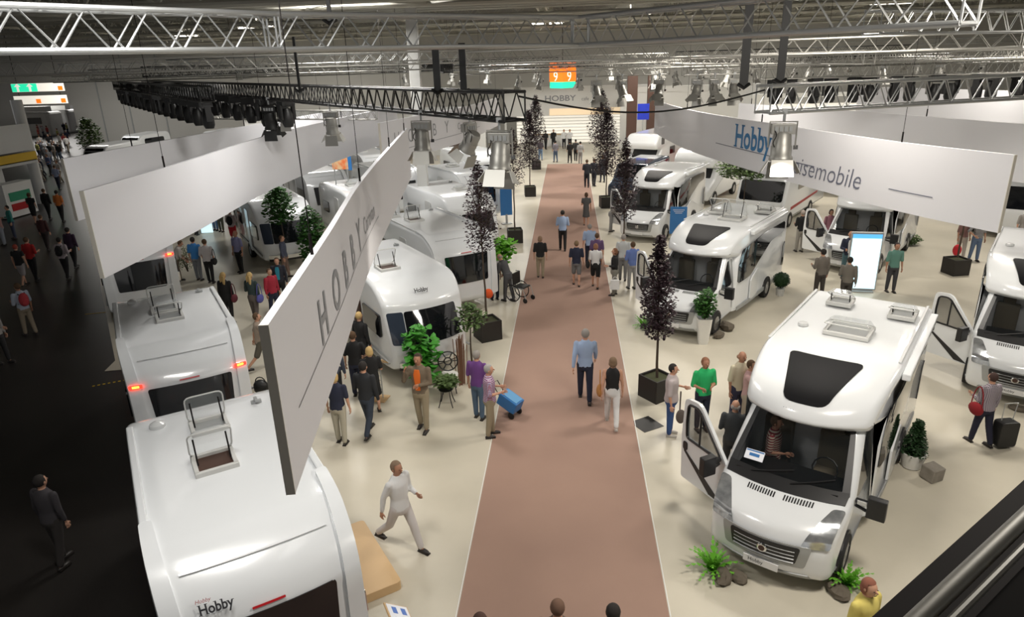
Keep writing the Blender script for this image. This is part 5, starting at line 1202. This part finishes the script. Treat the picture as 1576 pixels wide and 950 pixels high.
def rock(label, px, py, s, seed, m='rock', z=0.):
    g = G(px, py); rnd = random.Random(seed); q = MB(); q.ell((0, 0, s[2]*.75), s, 9, 6); q.v = [tuple(Vector(v)*rnd.uniform(.86, 1.12)) for v in q.v]
    q.v = [(a, b, max(0, c)) for a, b, c in q.v]
    tag(q.build('rock', M[m], loc=(g.x, g.y, .012), rot=(0, 0, rnd.uniform(0, 3))), label, 'rock')
rock('dark rock right under the fern by the largest motorhome', 1113, 893, (.22, .15, .09), 1); rock('brown flat rock right of the fern by the largest motorhome', 1135, 893, (.18, .13, .07), 2)
rock('dark rock beneath the fern at the right front wheel', 1290, 915, (.22, .16, .08), 3); rock('brown rock between the open door and the headlight', 1104, 745, (.13, .10, .09), 4)
rock('mossy boulder behind the tall white pot', 1118, 508, (.28, .2, .14), 5); rock('grey rock right of the tall white pot', 1106, 520, (.22, .14, .10), 6)
rock('rock at the base of the lime fern near the purple tree', 1006, 505, (.25, .18, .12), 7)
rock('flat rock on the floor at the right edge by the grille', 1566, 632, (.2, .15, .06), 8)
bush('low shrub and stones beside the half hidden motorhome', G(1398, 378).x, G(1398, 378).y, (0, 0, .25), (.5, .3, .2), M['olive'], 400, .12, 44)
g = G(1432, 738); q = MB(); q.box((0, 0, .15), (.3, .28, .28)); tag(q.build('stone_cube', M['stone'], bevel=.02, loc=(g.x, g.y, .012), rot=(R(4), 0, R(25))), 'grey stone cube leaning on the white pot of the cone shrub', 'stone')
g = G(652, 606); bush('big leaved green climbing plant in front of the caravan with the Hobby script', g.x, g.y, (0, 0, 1.1), (.40, .26, .78), M['leafy'], 320, .24, 21)
g = G(711, 592); t = thing('willow_bundle', 'tall bundle of brown willow sticks at the caravan corner', 'decoration', (g.x, g.y, .012)); rnd = random.Random(9)
for nm, nn, hh in (('stick', 40, 1.25),):
    q = MB()
    for k in range(nn):
        a = rnd.uniform(0, 6.28); r_ = rnd.uniform(0, .14); q.tube(((r_*math.cos(a), r_*math.sin(a), 0), (r_*1.3*math.cos(a), r_*1.3*math.sin(a), hh*rnd.uniform(.85, 1.1))), .012, 4)
    q.build('sticks', M['wicker'], t)
g = G(727, 590); tree('gnarled small leaved bonsai tree beside the willow sticks', g.x, g.y+.1, 0, 1.5, 2.1, .46, M['olive'], 420, .10, None, 16, False, name='bonsai_tree')
for i, (px, py, lab) in enumerate(((700, 588, 'black wrought iron garden stool under the potted grass'),)):
    g = G(688, 624); t = thing('iron_stool', lab, 'stool', (g.x, g.y, .012))
    q = MB()
    for k in range(4):
        a = R(45+90*k); q.tube([((.14+.10*u*u)*math.cos(a), (.14+.10*u*u)*math.sin(a), .42*(1-u)) for u in (0, .25, .5, .75, 1)], .012, 5)
    q.build('leg', M['black'], t); q = MB(); q.lathe(((0, .41), (.17, .41), (.18, .43), (0, .43)), 18); q.build('seat', M['black'], t)
    bush('tufted grass in a pot standing on the iron stool', g.x, g.y, (0, 0, .2), (.26, .22, .14), M['olive'], 500, .12, 41, z=.455)
g = G(688, 606); t = thing('iron_chair', 'white ornate garden chair with black round spoked back', 'chair', (g.x+.05, g.y+.12, .012), R(10))
m_ = Matrix.Translation((0, 0, .82)) @ Matrix.Rotation(R(80), 4, 'X'); q = MB()
for rr_ in (.24, .09): q.tube([m_ @ Vector((rr_*math.cos(k*math.pi/12), rr_*math.sin(k*math.pi/12), 0)) for k in range(25)], .018, 5, False)
for k in range(6): a = k*math.pi/3; q.tube((m_ @ Vector((.09*math.cos(a), .09*math.sin(a), 0)), m_ @ Vector((.24*math.cos(a), .24*math.sin(a), 0))), .014, 5)
q.build('backrest', M['black'], t); q = MB(); q.lathe(((0, .43), (.23, .43), (.24, .46), (0, .46)), 20); q.build('seat', M['potw'], t)
for k in range(4): q = MB(); a = R(45+90*k); q.tube(((.17*math.cos(a), .17*math.sin(a), .43), (.24*math.cos(a), .24*math.sin(a), 0)), .014, 5); q.build('leg', M['black'], t)
# green climbers and shrubs around the left caravans
g = G(487, 420); bush('feathery bamboo plant right of the small green tree', g.x, g.y, (0, 0, 1.35), (.55, .5, 1.35), M['green'], 1500, .16, 22)
g = G(776, 410); bush('broad leaved green plant beside the purple tree and the wheelchair', g.x, g.y, (0, 0, .7), (.45, .35, .55), M['lime'], 220, .26, 23)
rnd = random.Random(4)
for i in range(6):
    px = 172+i*17; py = 462-i*4; g = G(px, py, 0)
    bush('grey green shrub in the row behind the second caravan', g.x+.3, g.y+1.1, (0, 0, .85), (.42, .3, .5), M['olive'], 500, .06, 60+i).__setitem__('group', 'grey green shrubs behind the second caravan')
# ------------------------------------------------------------------ stand furniture
g = G(1322, 448); t = thing('display_stele', 'tall glowing pale blue information display right of the suited men', 'display', (g.x, g.y, .012), R(-8))
q = MB(); q.prism(rrect(.98, 2.0, .03, 0, 1.05), -.05, .05, lambda a, b, c: Vector((a, c, b))); q.build('frame', M['silverpl'], t)
q = MB(); q.box((0, -.056, .98), (.9, .012, 1.76)); q.build('screen', M['screen'], t); q = MB(); q.box((0, -.058, 1.92), (.9, .014, .14)); q.build('header', M['screenhead'], t); q = MB(); q.box((0, 0, .02), (.8, .45, .04)); q.build('foot', M['silverpl'], t)
g = G(1042, 372); t = thing('sign_board', 'dark blue information board beside the motorhome with the star emblem', 'sign', (g.x, g.y, .012), R(-5))
q = MB(); q.box((0, 0, .95), (.72, .06, 1.2)); q.build('panel', M['signblue'], t); q = MB()
for s in (-1, 1): q.tube(((s*.25, 0, .36), (s*.25, 0, 0)), .02, 6)
q.build('leg', M['silverpl'], t); q = MB()
for k in range(3): q.box((0, -.034, 1.42-.07*k), (.5-.1*k, .004, .018))
q.build('print', M['paper'], t)
p = GY(781, 300, 30.5); t = thing('roll_up_sign', 'narrow blue sign behind the spotlight at the caravan nose', 'sign', (G(783, 345).x-.1, G(783, 345).y, .012), R(20))
q = MB(); q.box((0, 0, 1.2), (.6, .04, 1.5)); q.build('panel', M['signblue'], t); q = MB(); q.box((0, 0, .25), (.1, .06, .5)); q.box((0, 0, .02), (.5, .3, .03)); q.build('foot', M['silverpl'], t)
p = G(1168, 300, 1.2); t = thing('roll_up_sign', 'small blue sign under the flat crowned tree', 'sign', (p.x, p.y, .012), R(-10)); q = MB(); q.box((0, 0, 1.0), (.5, .05, 1.6)); q.build('panel', M['signblue'], t); q = MB(); q.box((0, 0, .1), (.3, .3, .2)); q.build('foot', M['silverpl'], t)
def lectern(label, g, rz, redcheck=False):
    t = thing('information_stand', label, 'information stand', (g.x, g.y, .012), R(rz))
    q = MB(); q.box((0, 0, .02), (.36, .36, .04)); q.build('foot', M['wood'], t, bevel=.01)
    q = MB()
    for s in (-1, 1): q.tube(((s*.07, 0, .04), (s*.07, 0, 1.0)), .014, 6)
    for k in range(7): q.tube(((-.07, 0, .15+.12*k), (.07, 0, .15+.12*k)), .008, 4)
    q.build('post', M['silverpl'], t)
    m = Matrix.Translation((0, 0, 1.03)) @ Matrix.Rotation(R(35), 4, 'X'); q = MB(); q.box((0, 0, 0), (.46, .36, .02), m=m); q.build('board', M['wood'], t)
    q = MB(); q.box((0, 0, .014), (.42, .32, .006), m=m); q.build('paper_sheet', M['paper'], t); q = MB()
    for a in (-.1, .1):
        for b in (-.08, .06): q.box((a, b, .019), (.12, .07, .003), m=m)
    q.build('print', M['paperblue'], t)
lectern('information stand with white sheet in front of the blond woman in black dress', G(586, 615), 170)
lectern('information stand beside the wooden step of the nearest caravan', Vector((-2.15, 6.75, 0)), 120)
c_ = G(578, 880); t = thing('wooden_step', 'low birch step platform at the side of the nearest caravan', 'step', (c_.x-.35, c_.y+.1, .012), R(35))
q = MB(); q.prism(rpoly([(-.45, -.9, .08), (.45, -.9, .08), (.45, .9, .08), (-.45, .9, .08)]), .0, .16, lambda a, b, c: Vector((a, b, c))); q.build('platform', M['wood'], t, bevel=.008)
g = Vector((-2.35, 6.35, 0)); t = thing('bag_rack', 'red frame with chequered bag behind the nearest caravan corner', 'rack', (g.x, g.y, .012), R(30)); q = MB(); q.tube(((0, 0, 0), (.05, .1, .5), (.2, .15, .95), (.35, .1, .5), (.4, 0, 0)), .03, 8); q.build('frame', M['redpl'], t, True); q = MB(); q.box((.45, .1, .4), (.2, .14, .6)); q.build('bag', M['plaiddark'], t, bevel=.02)
# blue hand trolley lying on the carpet edge
g = G(786, 640); t = thing('pull_trolley', 'blue box trolley with black wheels on the carpet edge', 'trolley', (g.x, g.y, .012), R(-30)); m = Matrix.Translation((0, 0, .36)) @ Matrix.Rotation(R(22), 4, 'Y')
q = MB(); q.box((0, 0, 0), (.50, .34, .30), m=m); q.build('box', M['signblue'], t, bevel=.02); q = MB(); q.box((0, 0, .155), (.42, .26, .012), m=m); q.build('lid_panel', mat('pale_blue_print', (.10, .30, .55), .5), t)
for s in (-1, 1): q = MB(); q.ell((.12, s*.16, .09), (.09, .025, .09), 12, 8); q.build('wheel', M['black'], t, True)
q = MB(); q.tube(((-.2, -.1, .45), (-.42, -.1, .75), (-.42, .1, .75), (-.2, .1, .45)), .012, 5); q.build('handle', M['black'], t)
# wheelchair
g = G(800, 462); t = thing('wheelchair', 'black wheelchair pushed by the bending man in grey suit', 'wheelchair', (g.x, g.y, .012), R(60))
for s in (-1, 1):
    q = MB(); m = Matrix.Translation((s*.28, .1, .30)) @ Matrix.Rotation(math.pi/2, 4, 'Y'); q.tube([m @ Vector((.29*math.cos(k*math.pi/12), .29*math.sin(k*math.pi/12), 0)) for k in range(25)], .018, 6, False)
    for k in range(8): a = k*math.pi/4; q.tube((m @ Vector((0, 0, 0)), m @ Vector((.29*math.cos(a), .29*math.sin(a), 0))), .004, 4)
    q.build('wheel', M['black'], t); q = MB(); q.ell((s*.24, -.38, .09), (.03, .09, .09), 10, 8); q.build('castor', M['black'], t)
    q = MB(); q.tube(((s*.24, .15, .95), (s*.24, .12, .5), (s*.24, -.3, .5), (s*.24, -.42, .12)), .014, 6); q.tube(((s*.24, .15, .95), (s*.24, .3, .95)), .018, 6); q.build('frame', M['silverpl'], t)
q = MB(); q.box((0, -.08, .5), (.46, .42, .06)); q.box((0, .14, .76), (.46, .05, .42)); q.build('seat', M['black'], t, bevel=.015)
# floor hatch plate
a = G(995, 654); q = MB(); q.prism(((-.27, -.27), (.27, -.27), (.27, .27), (-.27, .27)), 0, .008, lambda x, y, h: Vector((x, y, h)))
tag(q.build('floor_plate', M['black'], loc=(a.x, a.y, .0125), rot=(0, 0, R(33))), 'square black plate set in the beige floor beside the carpet', 'floor plate')
for i, (px, py, rz) in enumerate(((168, 590, 20), (152, 482, 8))):
    a = G(px, py); t = thing('warning_tape', 'yellow tape strip on the dark floor, '+('nearer the balcony' if i == 0 else 'farther from the balcony'), 'tape', (a.x, a.y, .001), R(rz+10))
    for k in range(7): q = MB(); q.box((-.36+.12*k, 0, .003), (.06 if i == 0 else .118, .06, .004)); q.build('stripe', M['yellow'], t)
q = MB(); a = G(305, 360); t = thing('lit_screen', 'small glowing white and blue screen under the second banner', 'screen', (a.x+.5, a.y, .012), R(10)); q.box((0, 0, .8), (.55, .08, 1.5)); q.build('panel', M['screen'], t)
a = GY(523, 247, 31); t = thing('picture_board', 'orange and red picture board above the left caravans', 'board', (a.x, a.y, 0)); q = MB(); q.box((0, 0, a.z), (.75, .05, .8)); q.build('panel', mat('orange_print', (.75, .18, .05), .6, noise=(4, 1, (.7, .6, .35))), t)
q = MB(); q.box((.45, 0, a.z+.05), (.16, .06, 1.0)); q.build('side_strip', M['signblue'], t); q = MB()
for s in (-1, 1): q.tube(((s*.3, 0, 0), (s*.3, 0, a.z)), .03, 6)
q.build('post', M['silverpl'], t)
# grey structural column among the left caravans
a = G(652, 322, 1.6); q = MB(); q.box((a.x, a.y+.3, 6.2), (.45, .5, 12.6), R(5)); o = struct(q.build('trim_5', M['frame'], bevel=.02))
# ------------------------------------------------------------------ far end of the aisle: shelf wall, counter, fascia
FY = 68.0
a = GY(790, 178, FY); b = GY(930, 175, FY); c = GY(975, 178, FY)
t = thing('shelf_wall', 'white shelf wall with many horizontal boards at the end of the aisle', 'shelf', (0, FY+2, .012))
l = GY(795, 200, FY+2).x; r = GY(960, 200, FY+2).x
q = MB(); q.box(((l+r)/2, .5, 1.9), (r-l, .1, 3.8)); q.build('back_panel', M['whitelit'], t)
for k in range(12): q = MB(); q.box(((l+r)/2, .22, .3+k*.3), (r-l, .4, .03)); q.build('shelf_board', M['white'], t)
t = thing('fascia_board', 'long white fascia with grey HOBBY lettering above the shelf wall', 'sign', (0, FY, 0)); O2 = Vector((0, FY, 0))
f0_ = GY(775, 150, FY); f1_ = GY(1010, 138, FY); zb = GY(860, 178, FY).z; zt_ = GY(860, 133, FY).z
q = MB(); q.box(((f0_.x+f1_.x)/2, 0, (zb+zt_)/2), (f1_.x-f0_.x, .2, zt_-zb)); q.build('panel', M['white'], t)
q = MB(); q.box((f0_.x+.1, .25, zt_/2), (.2, .2, zt_)); q.build('post', M['white'], t); q = MB(); q.box((f1_.x-.1, .25, zt_/2), (.2, .2, zt_)); q.build('post', M['white'], t)
q = MB(); q.box(((f0_.x+f1_.x)/2+1.5, -.12, zb+.35), ((f1_.x-f0_.x)*.6, .05, .6)); q.build('lit_band', M['warmlit'], t)
lt = GY(838, 156, FY-.15); lettering('grey_lettering', 'HOBBY', .72, M['greytxt'], lambda x, y: Vector((lt.x+x*1.25, -.12, lt.z+y)), t, bold=.01)
lettering('small_lettering', 'cafe', .45, M['greytxt'], lambda x, y: Vector((lt.x+3.5+x, -.12, lt.z+y)), t)
l2 = GY(921, 166, FY-.2); lettering('dark_lettering', 'Hobby', .55, M['greytxt'], lambda x, y: Vector((l2.x+x, -.16, l2.z-.25+y)), t)
a = GY(850, 215, FY-1); t = thing('reception_counter', 'pale reception counter at the end of the aisle', 'counter', (a.x, FY-.6, .012)); q = MB(); q.box((0, 0, .55), (3.6, .6, 1.1)); q.build('body', M['white'], t, bevel=.02); q = MB(); q.box((0, 0, 1.12), (3.8, .75, .05)); q.build('top', M['wood'], t)
for px, w_ in ((972, .8), (1002, .7)):
    a = GY(px, 180, 58); q = MB(); q.box((a.x, 58, 3.3), (w_, .5, 6.5)); tag(q.build('brown_column', M['brown']), 'dark brown square column behind the alcove motorhome, '+('left' if px < 990 else 'right')+' of the two', 'column')
a = GY(990, 172, 56); t = thing('blue_sign', 'small bright blue sign between the two brown columns', 'sign', (a.x, 56, 0)); q = MB(); q.box((0, 0, a.z), (.9, .1, 1.2)); q.build('panel', mat('sign_royal_blue', (.01, .03, .42), .5), t); q = MB(); q.box((0, 0, a.z/2-.3), (.1, .08, a.z-.6)); q.build('post', M['silverpl'], t)
# hanging hall number cube
a = GY(866, 112, 60); t = thing('hall_sign', 'glowing orange hall number cube hanging over the far aisle', 'sign', (a.x, 60, a.z), R(45))
q = MB(); q.box((0, 0, .05), (1.55, 1.55, 1.5)); q.build('orange_box', M['orangelit'], t); q = MB(); q.box((0, 0, -.95), (1.5, 1.5, .5)); q.build('green_base', M['greenlit'], t)
for s, rr_ in ((-1, 0), (1, 90)):
    m = Matrix.Rotation(R(rr_-0 if rr_ == 0 else -90), 4, 'Z'); lettering('number', '9', 1.1, M['whitelit'], lambda x, y: m @ Vector((-.3+x, -.79, -.65+y)), t)
q = MB(); q.tube(((0, 0, .8), (0, 0, 12.5-a.z)), .03, 6); q.build('hanger', M['steeldk'], t)
# illuminated signs over the left passage
for i, (px0, py0, px1, py1, gm) in enumerate(((21, 127, 96, 142, True), (25, 146, 101, 161, False))):
    a = GY(px0, py1, 70); b = GY(px1, py0, 70); w_ = b.x-a.x; h_ = b.z-a.z
    t = thing('passage_sign', 'lit hall direction sign over the left passage, '+('upper one with green half' if gm else 'lower white one'), 'sign', ((a.x+b.x)/2, 70, (a.z+b.z)/2))
    q = MB(); q.box((0, 0, 0), (w_, .25, h_)); q.build('light_box', M['whitelit'], t)
    if gm: q = MB(); q.box((-w_*.25, -.135, 0), (w_*.5, .02, h_*.96)); q.build('green_panel', M['greenlit'], t)
    if gm:
        q = MB()
        for cx in (-.38, -.14): q.prism(((cx*w_-.35, .1), (cx*w_, .42), (cx*w_+.35, .1), (cx*w_+.12, .1), (cx*w_+.12, -.4), (cx*w_-.12, -.4), (cx*w_-.12, .1)), -.16, -.15, lambda a_, b_, c_: Vector((a_, c_, b_)))
        q.build('arrow', M['whitelit'], t)
    q = MB(); q.box((w_*.45, -.135, -h_*.15), (w_*.09, .02, h_*.5)); q.build('orange_field', M['orangelit'], t)
    if not gm:
        q = MB(); q.box((-.03*w_, -.135, -h_*.15), (w_*.09, .02, h_*.5)); q.build('orange_field', M['orangelit'], t)
        q = MB(); q.box((-.42*w_, -.135, -h_*.25), (w_*.08, .02, h_*.3)); q.build('blue_field', M['blue'], t)
    q = MB()
    for s in (-1, 1): q.tube(((s*w_*.4, 0, h_/2), (s*w_*.4, 0, 12.5-(a.z+b.z)/2 if gm else h_/2+.3)), .03, 5)
    q.build('hanger', M['steeldk'], t)
# left edge stand: steel column, fascia with yellow band
a = G(22, 300); t = thing('stand_booth', 'grey trade stand with yellow fascia band at the left edge', 'booth', (-33.6, 31, .012), R(0))
e0 = Vector((-27.5, 33, 0))
q = MB(); q.box((0, 4, 3.0), (4, 8, .2)); q.build('canopy', M['gelgrey'], t)
q = MB(); q.box((1.9, 4, 3.3), (.2, 8.2, .5)); q.box((0, -.1, 3.3), (4, .2, .5)); q.build('yellow_band', M['yellow'], t)
q = MB(); q.box((1.9, 4, 4.4), (.1, 8.0, 1.5)); q.box((0, 0, 4.4), (4, .1, 1.5)); q.build('upper_panel', M['gelgrey'], t)
q = MB(); q.box((-1, 4, 1.5), (1.6, 7.6, 3)); q.build('back_wall', M['gelgrey'], t)
q = MB(); q.box((1.2, 6.5, 1.0), (.8, 2.2, 1.9)); q.build('cabinet', M['white'], t); q = MB(); q.box((1.62, 6.5, 1.2), (.03, 1.6, .5)); q.build('green_panel', M['greenpl'], t)
q = MB(); q.box((1.62, 6.5, .6), (.03, 1.6, .4)); q.build('red_panel', M['redpl'], t)
a = GY(18, 130, 41.5); q = MB(); q.tube(((a.x, 41.5, 0), (a.x, 41.5, 6.4)), .32, 16); tag(q.build('round_column', M['gelgrey'], None, True), 'thick grey round column at the left edge beside the lit signs', 'column')
# stands far in the next hall, seen through the passage
for i, (px, col, lab) in enumerate(((60, (.75, .75, .73), 'white van shaped exhibit deep in the next hall'), (90, (.5, .5, .5), 'grey stand wall deep in the next hall'), (45, (.45, .04, .05), 'red trimmed stand deep in the next hall'))):
    a = GY(px, 205, 92+i*4); t = thing('distant_stand', lab, 'stand', (a.x, a.y, 0)); q = MB(); q.box((0, 0, 1.6), (6, 3, 3.2)); q.build('wall', cloth(col), t, bevel=.3); q = MB(); q.box((0, -1.55, 2.1), (4, .05, .8)); q.build('opening', M['glass'], t); q = MB(); q.box((0, -1.2, 3.6), (6.4, 1, .7)); q.build('fascia', M['white'] if i < 2 else M['redpl'], t)
# booths behind the right hand motorhomes
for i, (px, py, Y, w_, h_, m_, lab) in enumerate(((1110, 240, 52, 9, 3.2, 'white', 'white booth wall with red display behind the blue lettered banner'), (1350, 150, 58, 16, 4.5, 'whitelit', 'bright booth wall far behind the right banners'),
                                              (1500, 160, 50, 14, 3.6, 'white', 'white booth wall at the upper right behind the green tree'), (1250, 160, 62, 10, 4.6, 'white', 'tall pale booth wall above the big right banner'),
                                              (560, 200, 62, 22, 4.2, 'white', 'long pale booth wall behind the left caravans'), (1060, 160, 64, 12, 5.4, 'white', 'pale booth tower right of the brown columns'))):
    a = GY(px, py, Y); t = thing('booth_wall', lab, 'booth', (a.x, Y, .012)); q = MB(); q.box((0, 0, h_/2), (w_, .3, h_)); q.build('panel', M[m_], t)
    q = MB(); q.box((0, -.2, h_-.25), (w_, .12, .5)); q.build('fascia', M['white' if i % 2 else 'gelgrey'], t)
    q = MB()
    for k in range(5): q.box((-w_*.4+k*w_*.2, -.6, .6), (w_*.09, .5, 1.2+.3*(k % 2)))
    q.build('display_unit', M['redpl'] if i == 0 else M['brown'], t)
# ------------------------------------------------------------------ balcony edge in front of the camera
def edge_prism(name, pts, z0, z1, m, label=None, cat=None):
    q = MB(); q.prism(pts, z0, z1, lambda x, y, h: Vector((x, y, h))); o = q.build(name, m, bevel=.004)
    if label: tag(o, label, cat)
    return o
A = G(1600, 716, 6.2); B = G(1290, 995, 6.2); d = (B-A).normalized(); nn = Vector((d.y, -d.x, 0))
if nn.dot(Vector((0, -1, 0))) < 0: nn = -nn
A2 = A-d*1.2; B2 = B+d*.4; wI = .30
edge_prism('trim_6', [(A2.x, A2.y), (B2.x, B2.y), (B2.x+nn.x*wI, B2.y+nn.y*wI), (A2.x+nn.x*wI, A2.y+nn.y*wI)], 6.08, 6.2, M['steeldk']); struct(bpy.data.objects['trim_6'])
A = G(1600, 775, 7.05); B = G(1380, 985, 7.05); d = (B-A).normalized(); t = thing('balcony_rail', 'grey steel balcony handrail in the lower right corner', 'railing', (A.x, A.y, 7.05))
q = MB(); q.tube((-d*1.0, (B-A)+d*.5), .012, 14); q.build('handrail', M['alud'], t, True)
nn = Vector((d.y, -d.x, 0)); nn = -nn if nn.y > 0 else nn
q = MB(); o_ = nn*.025; q.tube((-d*1.0+o_, (B-A)+d*.5+o_), .006, 10); q.build('lower_rail', M['alud'], t, True)
q = MB()
for s in (-.6, .0): q.tube((o_-d*s, o_-d*s+Vector((0, 0, -.9))), .014, 8)
q.build('post', M['black'], t)
A3 = A+nn*.035-d*1.2; B3 = B+nn*.035+d*.5
edge_prism('trim_7', [(A3.x, A3.y), (B3.x, B3.y), (B3.x+nn.x*.5, B3.y+nn.y*.5), (A3.x+nn.x*.5, A3.y+nn.y*.5)], 6.8, 7.04, M['steeldk']); struct(bpy.data.objects['trim_7'])
for p, tg, pw in (((-2.4, 10.9, 6.2), (-3.4, 14, 0), 250), ((-1.25, 10.3, 6.2), (-2, 13, 0), 200), ((3.2, 10.7, 6.2), (4.6, 13, 1), 260), ((-4.6, 14.1, 6.3), (-8, 17, 0), 200)): spot(p, tg, pw, 70)
